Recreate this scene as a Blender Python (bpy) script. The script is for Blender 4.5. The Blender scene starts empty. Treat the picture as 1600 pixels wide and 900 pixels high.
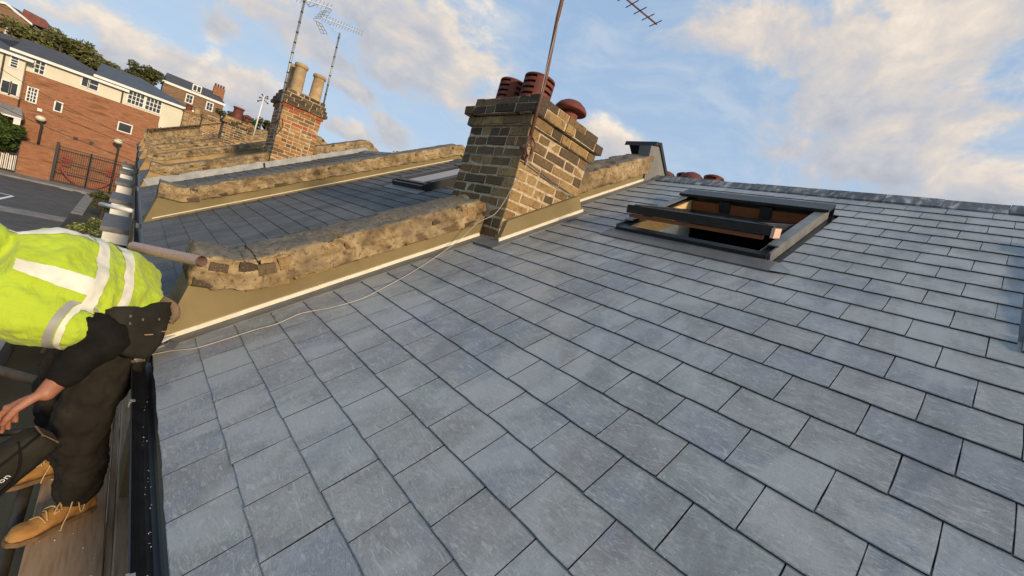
import bpy, bmesh, math, random
from mathutils import Vector, Matrix, noise
R = math.radians
S = bpy.context.scene
COL = S.collection
random.seed(7)

# ------------------------------------------------------------------ camera
cam = bpy.data.cameras.new('camera')
cam.sensor_width = 36.0
cam.lens = 36.0 * 640.05 / 1600.0
cam.clip_start = 0.02
cam.clip_end = 3000
co = bpy.data.objects.new('camera', cam)
COL.objects.link(co)
CR = ((0.6972447, -0.6518906, 0.2981417), (0.1534801, -0.2705087, -0.9504046), (0.7002097, 0.7084234, -0.0885585))
CP = Vector((-0.215, 0.0, 0.96))
co.matrix_world = Matrix(((CR[0][0], -CR[1][0], -CR[2][0], CP.x), (CR[0][1], -CR[1][1], -CR[2][1], CP.y),
                          (CR[0][2], -CR[1][2], -CR[2][2], CP.z), (0, 0, 0, 1)))
S.camera = co

# ------------------------------------------------------------------ light
SUN_EL, SUN_AZ = R(19), R(178.5)          # azimuth clockwise from +Y: the low sun stands behind the photographer
sd = Vector((math.sin(SUN_AZ) * math.cos(SUN_EL), math.cos(SUN_AZ) * math.cos(SUN_EL), math.sin(SUN_EL)))
sun = bpy.data.lights.new('sun', 'SUN')
sun.energy = 2.7
sun.angle = R(6.0)
sun.color = (1.0, 0.80, 0.55)
so = bpy.data.objects.new('sun', sun)
so.rotation_euler = (-sd).to_track_quat('-Z', 'Y').to_euler()
COL.objects.link(so)
S.view_settings.view_transform = 'Standard'
S.view_settings.look = 'None'
S.view_settings.gamma = 1
S.view_settings.use_curve_mapping = False
S.view_settings.exposure = 0.6


class NT:
    """small helper to wire shader nodes"""
    def __init__(s, tree):
        s.t = tree
        tree.nodes.clear()

    def n(s, typ, ins=None, **kw):
        nd = s.t.nodes.new(typ)
        for k, v in kw.items():
            setattr(nd, k, v)
        for k, v in (ins or {}).items():
            s.put(nd.inputs[k], v)
        return nd

    def put(s, sock, v):
        if isinstance(v, bpy.types.NodeSocket):
            s.t.links.new(v, sock)
        elif isinstance(v, bpy.types.Node):
            s.t.links.new(v.outputs[0], sock)
        else:
            if sock.type == 'RGBA' and len(v) == 3:
                v = (*v, 1)
            sock.default_value = v

    def m(s, op, a, b=0.0, c=0.0, clamp=False):
        return s.n('ShaderNodeMath', {0: a, 1: b, 2: c}, operation=op, use_clamp=clamp).outputs[0]

    def v(s, op, a, b=(0, 0, 0)):
        nd = s.n('ShaderNodeVectorMath', {0: a, 1: b}, operation=op)
        return nd.outputs['Value'] if op in ('DOT_PRODUCT', 'LENGTH') else nd.outputs[0]

    def mix(s, f, a, b, mode='MIX'):
        nd = s.n('ShaderNodeMix', data_type='RGBA', blend_type=mode)
        nd.clamp_factor = True
        s.put(nd.inputs[0], f)
        s.put(nd.inputs[6], a)
        s.put(nd.inputs[7], b)
        return nd.outputs[2]

    def ramp(s, f, stops, interp='LINEAR'):
        nd = s.n('ShaderNodeValToRGB', {0: f})
        cr = nd.color_ramp
        cr.interpolation = interp
        while len(cr.elements) < len(stops):
            cr.elements.new(0.5)
        for e, (p, c) in zip(cr.elements, stops):
            e.position = p
            e.color = (*c, 1) if len(c) == 3 else c
        return nd.outputs[0]

    def noise(s, vec, scale, detail=4, rough=0.55, dist=0.0):
        return s.n('ShaderNodeTexNoise', {'Vector': vec, 'Scale': scale, 'Detail': detail, 'Roughness': rough,
                                          'Distortion': dist}).outputs[0]

    def ss(s, x, a, b):
        return s.n('ShaderNodeMapRange', {0: x, 1: a, 2: b, 3: 0.0, 4: 1.0}, interpolation_type='SMOOTHSTEP').outputs[0]


# ------------------------------------------------------------------ sky
W = bpy.data.worlds.new('World')
S.world = W
W.use_nodes = True
g = NT(W.node_tree)
sky = g.n('ShaderNodeTexSky', sky_type='NISHITA')
sky.sun_disc = False
sky.sun_elevation = SUN_EL
sky.sun_rotation = SUN_AZ
sky.altitude = 30
sky.air_density = 1.0
sky.dust_density = 0.6
sky.ozone_density = 2.0
dirv = g.n('ShaderNodeTexCoord').outputs['Generated']
sep = g.n('ShaderNodeSeparateXYZ', {0: dirv})
SKY_STR = 0.13
# noise in direction space; flattened towards the horizon as cloud layers are
warp = g.n('ShaderNodeTexNoise', {'Vector': dirv, 'Scale': 3.0, 'Detail': 3.0}).outputs[1]
wv = g.v('ADD', dirv, g.v('MULTIPLY', g.v('SUBTRACT', warp, (.5, .5, .5)), (.22, .22, .12)))
fb = g.noise(g.v('MULTIPLY', wv, (1, 1, 1.7)), 5.5, 9, 0.58)
fb2 = g.noise(g.v('MULTIPLY', wv, (1, 1, 1.5)), 14, 8, 0.6)


def rayd(px, py):
    a, b = (px - 800) / 640.05, (py - 450) / 640.05
    return Vector([CR[0][i] * a + CR[1][i] * b + CR[2][i] for i in range(3)]).normalized()


# cloud banks: direction of the middle and of one end of the long axis, half width, weight
BANKS = [((660, 50), (760, 130), .11, 1.0), ((590, -40), (690, 60), .12, .9), ((740, 160), (800, 200), .05, .8),
         ((470, 60), (545, 110), .045, .8), ((420, 10), (480, 70), .07, .7), ((250, 85), (330, 110), .05, .9), ((370, 135), (450, 165), .05, .95),
         ((160, 50), (240, 90), .035, .7), ((530, 205), (600, 225), .03, .9), ((620, 205), (665, 225), .03, .8),
         ((955, 215), (995, 232), .045, 1.0), ((1330, 150), (1440, 175), .07, .95), ((1480, 50), (1680, 70), .15, .85),
         ((1280, 70), (1450, 80), .11, .8), ((1400, 235), (1540, 260), .09, .9), ((1560, 300), (1700, 330), .06, .9), ((1180, 130), (1260, 165), .05, .5),
         ((640, 140), (720, 190), .035, .6), ((345, 20), (410, 60), .05, .6), ((190, 70), (320, 125), .055, 1.0), ((90, 5), (240, 45), .05, .65), ((300, 110), (400, 150), .05, 1.0), ((30, 0), (110, 30), .04, .6), ((1180, 30), (1330, 60), .09, .7), ((1420, 160), (1560, 200), .09, .9), ((1250, 230), (1380, 260), .06, .6), ((1050, 60), (1120, 90), .05, .4), ((560, 150), (640, 185), .03, .7), ((820, 215), (900, 225), .04, .8)]
dens = None
lit = None
dsum = None
for (c, e, hw, wt) in BANKS:
    C0, E0 = rayd(*c), rayd(*e)
    ax = (E0 - C0)
    ra = max(ax.length, .02)
    ax = (ax - C0 * ax.dot(C0)).normalized()
    bx = C0.cross(ax).normalized()
    if bx.z < 0:
        bx = -bx
    rel = g.v('SUBTRACT', wv, tuple(C0))
    a = g.m('MULTIPLY', g.v('DOT_PRODUCT', rel, tuple(ax)), 1 / (ra * 1.35))
    b = g.m('MULTIPLY', g.v('DOT_PRODUCT', rel, tuple(bx)), 1 / (hw * 1.3))
    q = g.m('SQRT', g.m('ADD', g.m('MULTIPLY', a, a), g.m('MULTIPLY', b, b)))
    back = g.m('GREATER_THAN', g.v('DOT_PRODUCT', dirv, tuple(C0)), 0.3)
    d = g.m('MULTIPLY', g.m('MULTIPLY', g.m('SUBTRACT', 1.35, q, clamp=False), wt), back)
    d = g.m('MAXIMUM', d, 0.0)
    lb = g.m('MULTIPLY', d, b)
    dens = d if dens is None else g.m('MAXIMUM', dens, d)
    lit = lb if lit is None else g.m('ADD', lit, lb)
    dsum = d if dsum is None else g.m('ADD', dsum, d)
# thin general veil plus the same broken cloud all round the sky
veil = g.ss(g.noise(g.v('MULTIPLY', wv, (1.3, 1.3, 4.5)), 4.2, 8, .6, .4), .40, .72)
allround = g.m('MULTIPLY', g.ss(g.noise(g.v('MULTIPLY', wv, (1, 1, 1.8)), 2.6, 6, .55), .46, .62), .5)
nz = g.m('ADD', g.m('MULTIPLY', g.m('SUBTRACT', fb, .5), 1.9), g.m('MULTIPLY', g.m('SUBTRACT', fb2, .5), 1.1))
body = g.ss(g.m('ADD', dens, nz), .24, .80)
cover = g.m('MAXIMUM', body, g.m('MULTIPLY', veil, .62))
fb3 = g.noise(g.v('MULTIPLY', wv, (1, 1, 1.4)), 9, 8, .62)
up = g.m('ADD', g.m('ADD', .47, g.m('MULTIPLY', g.m('DIVIDE', lit, g.m('ADD', dsum, .15)), .62)), g.m('ADD', g.m('MULTIPLY', g.m('SUBTRACT', fb2, .5), 1.3), g.m('MULTIPLY', g.m('SUBTRACT', fb3, .5), 1.1)), clamp=True)
cl = g.ramp(up, [(.0, (.42, .43, .48)), (.35, (.53, .53, .56)), (.6, (.66, .60, .555)), (.8, (.79, .69, .585)), (1, (.92, .80, .66))])
cl = g.mix(body, (.55, .62, .70), cl)
skyc = g.mix(1.0, sky.outputs[0], (SKY_STR,) * 3, 'MULTIPLY')
pale = g.mix(.80, skyc, (.35, .50, .715))
hz = g.ss(sep.outputs[2], .55, .0)
pale = g.mix(g.m('MULTIPLY', hz, .5), pale, (.55, .66, .77))
fin = g.mix(g.m('MULTIPLY', cover, .92), pale, cl)
bg = g.n('ShaderNodeBackground', {0: fin, 1: 0.72})
g.n('ShaderNodeOutputWorld', {0: bg})

# ------------------------------------------------------------------ materials
GA, SW = .1682, .201          # gauge and width of a slate
MATS = {}


def base_mat(name):
    m = bpy.data.materials.new(name)
    m.use_nodes = True
    return m, NT(m.node_tree)


def finish(g, col, rough, bump=None, bstr=0.3, bdist=0.01, metal=0.0, spec=0.5, **kw):
    ins = {'Base Color': col, 'Roughness': rough, 'Metallic': metal, 'Specular IOR Level': spec}
    ins.update(kw)
    p = g.n('ShaderNodeBsdfPrincipled', ins)
    if bump is not None:
        p_n = g.n('ShaderNodeBump', {'Height': bump, 'Strength': bstr, 'Distance': bdist})
        g.put(p.inputs['Normal'], p_n.outputs[0])
    g.n('ShaderNodeOutputMaterial', {0: p})
    return p


def rndvec(g, k=37.0):
    """object coordinates shifted per object (or per piece, through the attribute tint)"""
    oi = g.n('ShaderNodeObjectInfo')
    at = g.n('ShaderNodeAttribute', attribute_name='tint')
    r = g.m('FRACT', g.m('ADD', oi.outputs['Random'], at.outputs['Fac']))
    tc = g.n('ShaderNodeTexCoord').outputs['Object']
    sh = g.n('ShaderNodeCombineXYZ', {0: g.m('MULTIPLY', r, k), 1: g.m('MULTIPLY', r, k * 1.7), 2: g.m('MULTIPLY', r, k * .6)})
    return r, g.v('ADD', tc, sh)


def M(name, stops, scale=8, detail=5, rough=.75, bump=.3, bscale=None, stretch=(1, 1, 1), vary=.0, bdist=.004, metal=0.0,
      spec=.4, dist=0.0, rvar=.1):
    m, g = base_mat(name)
    r, v = rndvec(g)
    vs = g.v('MULTIPLY', v, stretch)
    f = g.noise(vs, scale, detail, .6, dist)
    col = g.ramp(f, stops)
    if vary:
        k = g.m('ADD', 1 - vary, g.m('MULTIPLY', r, 2 * vary))
        col = g.mix(1.0, col, g.n('ShaderNodeCombineXYZ', {0: k, 1: k, 2: k}), 'MULTIPLY')
    b = g.noise(vs, bscale or scale * 4, 5, .6)
    ro = g.m('ADD', rough - rvar, g.m('MULTIPLY', b, 2 * rvar), clamp=True)
    finish(g, col, ro, b, bump, bdist, metal, spec)
    MATS[name] = m
    return m


def slate_mat(name, dark, light, rough, k=1.0):
    m, g = base_mat(name)
    r, v = rndvec(g)
    r2 = g.m('FRACT', g.m('MULTIPLY', r, 7.31))
    r3 = g.m('FRACT', g.m('MULTIPLY', r, 23.7))
    big = g.noise(v, 9, 4, .55, .6)
    rot = g.n('ShaderNodeVectorRotate', {'Vector': v, 'Axis': (0, 0, 1), 'Angle': g.m('MULTIPLY', g.m('SUBTRACT', r2, .5), .9)},
              rotation_type='AXIS_ANGLE').outputs[0]
    wav = g.n('ShaderNodeTexWave', {'Vector': g.v('MULTIPLY', rot, (5, 1.0, 1)), 'Scale': 6.0, 'Distortion': 11.0, 'Detail': 4.0,
                                    'Detail Scale': 1.6, 'Detail Roughness': .6}, wave_type='BANDS', bands_direction='X').outputs[1]
    fine = g.noise(g.v('MULTIPLY', rot, (11, 2.6, 6)), 15, 6, .66, 1.6)
    speck = g.ss(g.noise(v, 120, 2, .5), .70, .76)
    tc = g.n('ShaderNodeTexCoord').outputs['Object']
    geo = g.n('ShaderNodeNewGeometry').outputs['Position']
    wz = g.noise(g.v('MULTIPLY', geo, (1.1, 2.6, 1.1)), 1.6, 5, .6, .5)
    base = g.mix(g.ss(r, .1, .9), dark, light)
    base = g.mix(g.m('MULTIPLY', g.m('GREATER_THAN', r2, .72), .35), base, (.155 * k, .165 * k, .205 * k))
    base = g.mix(g.m('MULTIPLY', g.m('LESS_THAN', r3, .3), .4), base, (.20 * k, .22 * k, .205 * k))
    mott = g.noise(g.v('MULTIPLY', rot, (1, 2.2, 1)), 26, 7, .68, 1.4)
    c = g.mix(g.ss(big, .32, .70), base, g.mix(1.0, base, (1.30, 1.30, 1.28), 'MULTIPLY'))
    pur = g.ss(g.noise(g.v('ADD', geo, (7, 3, 1)), 4.2, 4, .6, .4), .53, .68)
    c = g.mix(g.m('MULTIPLY', pur, .42), c, (.165 * k, .18 * k, .245 * k))
    c = g.mix(g.m('MULTIPLY', g.ss(mott, .50, .72), .28), c, (.40 * k, .405 * k, .395 * k))
    c = g.mix(g.m('MULTIPLY', g.ss(mott, .45, .28), .38), c, (.10 * k, .105 * k, .112 * k))
    c = g.mix(g.m('MULTIPLY', g.ss(wav, .45, 1.0), .10), c, (.36 * k, .37 * k, .37 * k))
    c = g.mix(g.m('MULTIPLY', g.ss(fine, .51, .70), .42), c, (.48 * k, .485 * k, .475 * k))
    c = g.mix(g.m('MULTIPLY', g.ss(fine, .48, .30), .42), c, (.085 * k, .09 * k, .098 * k))
    scr = g.noise(g.v('MULTIPLY', g.v('ADD', geo, (1, 5, 2)), (9, 2.5, 9)), 5, 8, .72, 2.2)
    c = g.mix(g.m('MULTIPLY', g.ss(scr, .52, .64), .42), c, (.52 * k, .52 * k, .50 * k))
    c = g.mix(g.m('MULTIPLY', g.ss(wz, .47, .62), .58), c, (.38 * k, .385 * k, .375 * k))
    c = g.mix(g.m('MULTIPLY', g.ss(wz, .45, .30), .42), c, (.10 * k, .105 * k, .115 * k))
    c = g.mix(g.m('MULTIPLY', speck, .5), c, (.60, .60, .58))
    # pale chips along the dressed edges of each slate
    oy = g.n('ShaderNodeSeparateXYZ', {0: tc}).outputs[1]
    ox = g.n('ShaderNodeSeparateXYZ', {0: tc}).outputs[0]
    edge = g.m('MAXIMUM', g.ss(g.m('ABSOLUTE', g.m('SUBTRACT', oy, SW / 2)), SW / 2 - .010, SW / 2 - .001), g.ss(ox, .009, .0))
    inside = g.m('LESS_THAN', g.m('ABSOLUTE', g.m('SUBTRACT', oy, SW / 2)), SW / 2 + .01)
    chip = g.ss(g.m('ADD', g.noise(v, 55, 5, .7), g.m('MULTIPLY', edge, .16)), .66, .74)
    c = g.mix(g.m('MULTIPLY', g.m('MULTIPLY', g.m('MULTIPLY', chip, edge), inside), .5), c, (.50 * k, .50 * k, .48 * k))
    h = g.m('ADD', g.m('MULTIPLY', wav, .12), fine)
    h = g.m('ADD', h, g.m('MULTIPLY', mott, .9))
    ro = g.m('ADD', rough, g.m('MULTIPLY', g.m('SUBTRACT', fine, .5), .35))
    finish(g, c, ro, h, .30, .0030, 0, .5)
    MATS[name] = m


slate_mat('slate', (.196, .194, .187), (.224, .222, .212), .42, .96)
slate_mat('old_slate', (.055, .050, .046), (.082, .074, .068), .80, .33)


M('slate_edge_shade', [(.3, (.030, .030, .031)), (.7, (.055, .055, .056))], 40, rough=.8, bump=.3)  # cut slate edges with shade painted in, so sunlit joints stay dark


def brick_mat(name, cols, grime=.35):
    m, g = base_mat(name)
    r, v = rndvec(g)
    base = g.ramp(r, [(i / max(1, len(cols) - 1) * .999, c) for i, c in enumerate(cols)], 'CONSTANT' if len(cols) > 4 else 'LINEAR')
    n1 = g.noise(v, 22, 5, .65)
    n2 = g.noise(v, 90, 4, .7)
    c = g.mix(g.m('MULTIPLY', g.ss(n1, .52, .32), grime * 1.4), base, (.05, .04, .03))
    c = g.mix(g.m('MULTIPLY', g.ss(n2, .54, .70), .45), c, (.40, .31, .19))
    n3 = g.noise(v, 48, 6, .7, 1.0)
    c = g.mix(g.m('MULTIPLY', g.ss(n3, .48, .36), .55), c, (.055, .044, .032))
    finish(g, c, .9, g.m('ADD', n1, n2), .55, .006, 0, .25)
    MATS[name] = m


brick_mat('stock_brick', [(.18, .11, .048), (.30, .185, .072), (.14, .088, .042), (.35, .22, .09), (.22, .13, .055), (.27, .17, .07), (.105, .068, .04), (.24, .15, .07)])
brick_mat('orange_brick', [(.28, .135, .042), (.35, .18, .055), (.17, .085, .035), (.41, .215, .07), (.32, .14, .045), (.22, .115, .04), (.37, .175, .055)])
brick_mat('red_rubber_brick', [(.42, .10, .04), (.36, .085, .035), (.44, .14, .055), (.30, .07, .03), (.40, .12, .05)])
brick_mat('soot_brick', [(.062, .042, .024), (.095, .064, .034), (.13, .088, .045), (.078, .054, .032), (.16, .105, .052)])
M('lime_mortar', [(.3, (.30, .22, .13)), (.7, (.60, .48, .31))], 30, bump=.6, rough=.95, bdist=.006)
M('ochre_render', [(.25, (.155, .112, .046)), (.5, (.20, .15, .066)), (.62, (.225, .168, .075)), (.8, (.26, .20, .095))], 2.6, 7, .85, .25, 60, vary=.0, bdist=.003)
M('old_ochre_render', [(.25, (.15, .09, .04)), (.5, (.33, .215, .09)), (.75, (.42, .29, .135))], 5, 8, .9, .5, 40, bdist=.006)
M('cream_bead', [(.3, (.60, .52, .37)), (.7, (.74, .67, .52))], 14, rough=.6, bump=.1)
M('lead', [(.3, (.17, .175, .18)), (.7, (.30, .305, .31))], 5, 6, .5, .25, 25, metal=.25, bdist=.004)
M('dark_lead', [(.3, (.10, .098, .095)), (.7, (.19, .185, .175))], 6, 6, .55, .25, 30, metal=.1)
M('ridge_slate', [(.3, (.05, .05, .053)), (.5, (.10, .10, .103)), (.68, (.34, .34, .33))], 7, 7, .6, .5, 40, stretch=(1, 3.2, 1), vary=.25)
M('terracotta', [(.3, (.085, .024, .017)), (.6, (.155, .040, .024)), (.8, (.22, .07, .045))], 9, 6, .75, .3, 60, vary=.15)
M('buff_clay', [(.25, (.26, .17, .085)), (.6, (.45, .31, .16)), (.85, (.52, .38, .22))], 7, 6, .85, .3, 60, vary=.1)
M('rust_steel', [(.3, (.10, .052, .035)), (.7, (.20, .10, .07))], 30, rough=.6, bump=.3, metal=.4)
M('galvanised', [(.3, (.22, .22, .22)), (.7, (.36, .36, .35))], 30, rough=.45, bump=.1, metal=.6)
M('black_plastic', [(.3, (.010, .011, .013)), (.7, (.020, .021, .024))], 12, rough=.34, bump=.08, spec=.5)
M('anthracite', [(.3, (.022, .021, .020)), (.7, (.04, .037, .034))], 14, rough=.42, bump=.12, metal=.3)
M('grey_cladding', [(.3, (.15, .148, .142)), (.7, (.24, .236, .225))], 10, rough=.5, bump=.1, metal=.3)
M('pine', [(.2, (.48, .26, .10)), (.5, (.68, .43, .19)), (.8, (.78, .56, .29))], 4, 6, .5, .2, 30, stretch=(1.2, 14, 14), dist=.6)
M('stained_wood', [(.2, (.16, .05, .015)), (.8, (.30, .10, .03))], 5, 6, .5, .2, 30, stretch=(12, 1.2, 12))
M('end_grain', [(.25, (.50, .30, .20)), (.7, (.72, .50, .36))], 40, 6, .8, .3, 80)
M('plaster_white', [(.3, (.60, .58, .52)), (.7, (.76, .74, .68))], 5, rough=.9, bump=.15)
M('white_paint', [(.3, (.66, .62, .54)), (.7, (.80, .77, .70))], 3, rough=.6, bump=.05)
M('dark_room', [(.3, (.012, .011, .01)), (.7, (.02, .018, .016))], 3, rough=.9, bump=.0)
M('black_iron', [(.3, (.012, .012, .013)), (.7, (.025, .024, .024))], 20, rough=.5, bump=.1)
M('tarmac', [(.3, (.055, .054, .053)), (.7, (.10, .097, .094))], 1.5, 8, .9, .3, 60)
M('paving', [(.3, (.15, .14, .13)), (.7, (.25, .235, .21))], 2, 8, .9, .3, 40)
M('earth', [(.3, (.028, .027, .018)), (.7, (.06, .055, .035))], .6, 8, .95, .3, 8)
M('road_paint', [(.3, (.6, .6, .58)), (.7, (.78, .78, .75))], 9, rough=.7, bump=.1)
M('scaffold_wood', [(.2, (.22, .135, .075)), (.5, (.40, .265, .16)), (.8, (.50, .35, .23))], 5, 7, .85, .4, 40, stretch=(14, 1, 14), vary=.12)
M('scaffold_dark', [(.3, (.035, .028, .02)), (.7, (.085, .065, .045))], 12, rough=.6, bump=.3, metal=.2)
M('copper_tube', [(.3, (.30, .19, .15)), (.7, (.46, .31, .25))], 14, rough=.5, bump=.15, stretch=(1, 8, 8))
M('cable_white', [(.3, (.36, .31, .25)), (.7, (.48, .42, .34))], 20, rough=.5, bump=.05)
M('black_cloth', [(.3, (.007, .006, .005)), (.7, (.014, .012, .010))], 20, rough=.95, bump=.4, bscale=180, spec=.15)
M('work_trousers', [(.25, (.012, .010, .008)), (.6, (.025, .021, .016)), (.85, (.050, .042, .032))], 10, 7, .92, .4, 220, spec=.15)
M('canvas_pouch', [(.25, (.014, .012, .008)), (.6, (.024, .021, .014)), (.9, (.05, .044, .034))], 9, 7, .8, .3, 160, spec=.25)
M('tan_leather', [(.3, (.11, .065, .038)), (.7, (.20, .125, .075))], 16, rough=.75, bump=.4)
M('suede', [(.22, (.10, .048, .015)), (.5, (.33, .155, .04)), (.8, (.45, .23, .07))], 8, 8, .9, .5, 90, bdist=.004)
M('lace', [(.3, (.36, .22, .09)), (.7, (.50, .33, .15))], 40, rough=.9, bump=.3)
M('boot_sole', [(.3, (.10, .055, .025)), (.7, (.20, .12, .06))], 20, rough=.9, bump=.3)
M('reflective_tape', [(.2, (.50, .46, .36)), (.55, (.70, .66, .53)), (.85, (.78, .74, .62))], 9, 5, .5, .25, 60, bdist=.003)
M('grey_tape', [(.3, (.24, .23, .20)), (.7, (.34, .32, .28))], 12, rough=.6, bump=.2)
M('skin', [(.25, (.25, .095, .05)), (.55, (.34, .14, .08)), (.8, (.42, .19, .115))], 14, 6, .55, .3, 120, bdist=.002)
M('hair', [(.3, (.02, .012, .008)), (.7, (.05, .03, .02))], 60, rough=.7, bump=.5)
M('white_lettering', [(.3, (.6, .6, .58)), (.7, (.72, .72, .70))], 20, rough=.6, bump=.05)
M('eye_white', [(.3, (.7, .68, .65)), (.7, (.8, .78, .75))], 20, rough=.3, bump=.0)
M('red_paint', [(.3, (.28, .03, .03)), (.7, (.38, .05, .045))], 8, rough=.6, bump=.1)
M('globe_glass', [(.3, (.62, .55, .38)), (.7, (.74, .68, .50))], 6, rough=.3, bump=.0)
M('roof_tile_far', [(.3, (.045, .045, .052)), (.7, (.085, .084, .09))], 2, 8, .75, .3, 30, stretch=(1, 4, 4))
M('roof_tile_blue', [(.3, (.05, .058, .07)), (.7, (.09, .10, .115))], 2, 8, .6, .3, 30, stretch=(1, 4, 4))
M('red_roof_far', [(.3, (.13, .045, .035)), (.7, (.22, .075, .055))], 3, 8, .8, .3, 30)
M('cream_wall_far', [(.3, (.60, .54, .40)), (.7, (.70, .645, .50))], .7, 6, .85, .1)
M('bark', [(.3, (.05, .035, .022)), (.7, (.11, .08, .05))], 14, rough=.95, bump=.6, stretch=(1, 1, .2))


def glass_mat():
    m, g = base_mat('window_glass')
    finish(g, (.02, .024, .028), .06, spec=.7)
    MATS['window_glass'] = m
    m, g = base_mat('skylight_glass')
    p = finish(g, (.55, .62, .62), .03, spec=.6)
    p.inputs['Transmission Weight'].default_value = .9
    p.inputs['IOR'].default_value = 1.12
    MATS['skylight_glass'] = m


glass_mat()


def far_brick(name, c1, c2, mort, sc):
    m, g = base_mat(name)
    tc = g.n('ShaderNodeTexCoord').outputs['Object']
    sp = g.n('ShaderNodeSeparateXYZ', {0: tc})
    v = g.n('ShaderNodeCombineXYZ', {0: g.m('ADD', sp.outputs[0], sp.outputs[1]), 1: sp.outputs[2], 2: 0.0})
    b = g.n('ShaderNodeTexBrick', {'Vector': v, 'Color1': c1, 'Color2': c2, 'Mortar': mort, 'Scale': sc, 'Mortar Size': .018,
                                   'Brick Width': .45, 'Row Height': .15})
    n = g.noise(tc, .55, 7, .65)
    n2 = g.noise(g.v('MULTIPLY', tc, (.5, .5, 4)), 1.6, 5, .6)
    n4 = g.noise(g.v('MULTIPLY', tc, (1, 1, 2.2)), 1.3, 8, .72)
    c = g.mix(g.m('MULTIPLY', g.ss(n, .45, .7), .45), b.outputs[0], tuple(x * 1.5 for x in c1))
    c = g.mix(g.m('MULTIPLY', g.ss(n4, .52, .66), .5), c, (c1[0] * 1.55, c1[1] * 2.6, c1[2] * 3.2))
    c = g.mix(g.m('MULTIPLY', g.ss(n2, .50, .68), .6), c, tuple(x * .45 for x in c1))
    finish(g, c, .9, b.outputs[1], .3, .01, 0, .2)
    MATS[name] = m


far_brick('far_red_brick', (.225, .092, .044), (.32, .132, .064), (.34, .18, .10), 2.0)
far_brick('far_brown_brick', (.16, .085, .045), (.23, .125, .07), (.27, .20, .13), 2.0)
far_brick('terrace_brick', (.20, .14, .075), (.28, .2, .11), (.35, .29, .2), 2.0)


def coping_mat():
    m, g = base_mat('coping_render')
    tc = g.n('ShaderNodeTexCoord').outputs['Object']
    n = g.noise(tc, 7, 8, .65, .3)
    n2 = g.noise(tc, 38, 6, .7)
    n3 = g.noise(tc, 2.2, 5, .6)
    nrm = g.n('ShaderNodeSeparateXYZ', {0: g.n('ShaderNodeNewGeometry').outputs['Normal']}).outputs[2]
    c = g.ramp(n, [(.30, (.085, .058, .032)), (.42, (.22, .15, .075)), (.56, (.35, .25, .13)), (.74, (.50, .39, .24))])
    c = g.mix(g.m('MULTIPLY', g.ss(n2, .48, .34), .85), c, (.075, .052, .032))
    c = g.mix(g.m('MULTIPLY', g.ss(n3, .48, .62), .55), c, (.11, .085, .058))
    # lichen and grime lie on the weathered top
    top = g.ss(g.m('ADD', nrm, g.m('MULTIPLY', g.m('SUBTRACT', n2, .5), .8)), .45, .85)
    c = g.mix(g.m('MULTIPLY', top, .8), c, g.ramp(n2, [(.35, (.085, .072, .058)), (.65, (.21, .185, .15))]))
    finish(g, c, .95, g.m('ADD', n, g.m('MULTIPLY', n2, .8)), .8, .012, 0, .2)
    MATS['coping_render'] = m


coping_mat()


def hivis_mat():
    m, g = base_mat('hivis_fabric')
    tc = g.n('ShaderNodeTexCoord').outputs['Object']
    n = g.noise(tc, 5, 6, .6)
    c = g.ramp(n, [(.3, (.36, .46, .025)), (.7, (.47, .58, .045))])
    gr = g.ss(g.noise(tc, 9, 7, .7, .5), .60, .78)
    c = g.mix(g.m('MULTIPLY', gr, .35), c, (.33, .36, .08))
    w = g.n('ShaderNodeTexWave', {'Vector': tc, 'Scale': 260.0, 'Distortion': 1.0}).outputs[1]
    h = g.m('ADD', g.m('MULTIPLY', w, .02), g.m('MULTIPLY', g.noise(g.v('MULTIPLY', tc, (1.6, 1, 1)), 13, 5, .55, 1.6), 1.0))
    finish(g, c, .9, h, .5, .022, 0, .15, **{'Sheen Weight': .15})
    MATS['hivis_fabric'] = m


hivis_mat()


def leaf_mat(name, dark, light, warm):
    m, g = base_mat(name)
    r = g.n('ShaderNodeNewGeometry').outputs['Random Per Island']
    c = g.ramp(r, [(0, dark), (.55, light), (.9, warm), (1, warm)])
    n = g.noise(g.n('ShaderNodeTexCoord').outputs['Object'], .9, 4, .6)
    c = g.mix(g.m('MULTIPLY', g.ss(n, .5, .7), .5), c, warm)
    p = g.n('ShaderNodeBsdfPrincipled', {'Base Color': c, 'Roughness': .6, 'Specular IOR Level': .25})
    t = g.n('ShaderNodeBsdfTranslucent', {0: c})
    mx = g.n('ShaderNodeMixShader', {0: .25, 1: p, 2: t})
    g.n('ShaderNodeOutputMaterial', {0: mx})
    MATS[name] = m


leaf_mat('leaf_olive', (.065, .080, .022), (.15, .16, .048), (.22, .19, .07))
leaf_mat('leaf_dark', (.040, .050, .016), (.09, .105, .032), (.16, .135, .045))
leaf_mat('leaf_green', (.025, .050, .010), (.06, .11, .022), (.10, .13, .03))
leaf_mat('leaf_variegated', (.06, .09, .02), (.16, .19, .05), (.40, .38, .16))

# ------------------------------------------------------------------ object helpers
MW = {}


def link(o, parent=None, mw=None):
    COL.objects.link(o)
    mw = mw or Matrix.Identity(4)
    MW[o.name] = mw
    if parent is not None:
        o.parent = parent
        o.matrix_basis = MW[parent.name].inverted() @ mw
    else:
        o.matrix_basis = mw
    return o


def tag(o, label=None, cat=None, group=None, kind=None):
    if label:
        o['label'] = label
    if cat:
        o['category'] = cat
    if group:
        o['group'] = group
    if kind:
        o['kind'] = kind
    return o


def thing(name, label, cat, loc=(0, 0, 0), group=None):
    o = bpy.data.objects.new(name, None)
    o.empty_display_size = .1
    link(o, None, Matrix.Translation(loc))
    return tag(o, label, cat, group)


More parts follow.
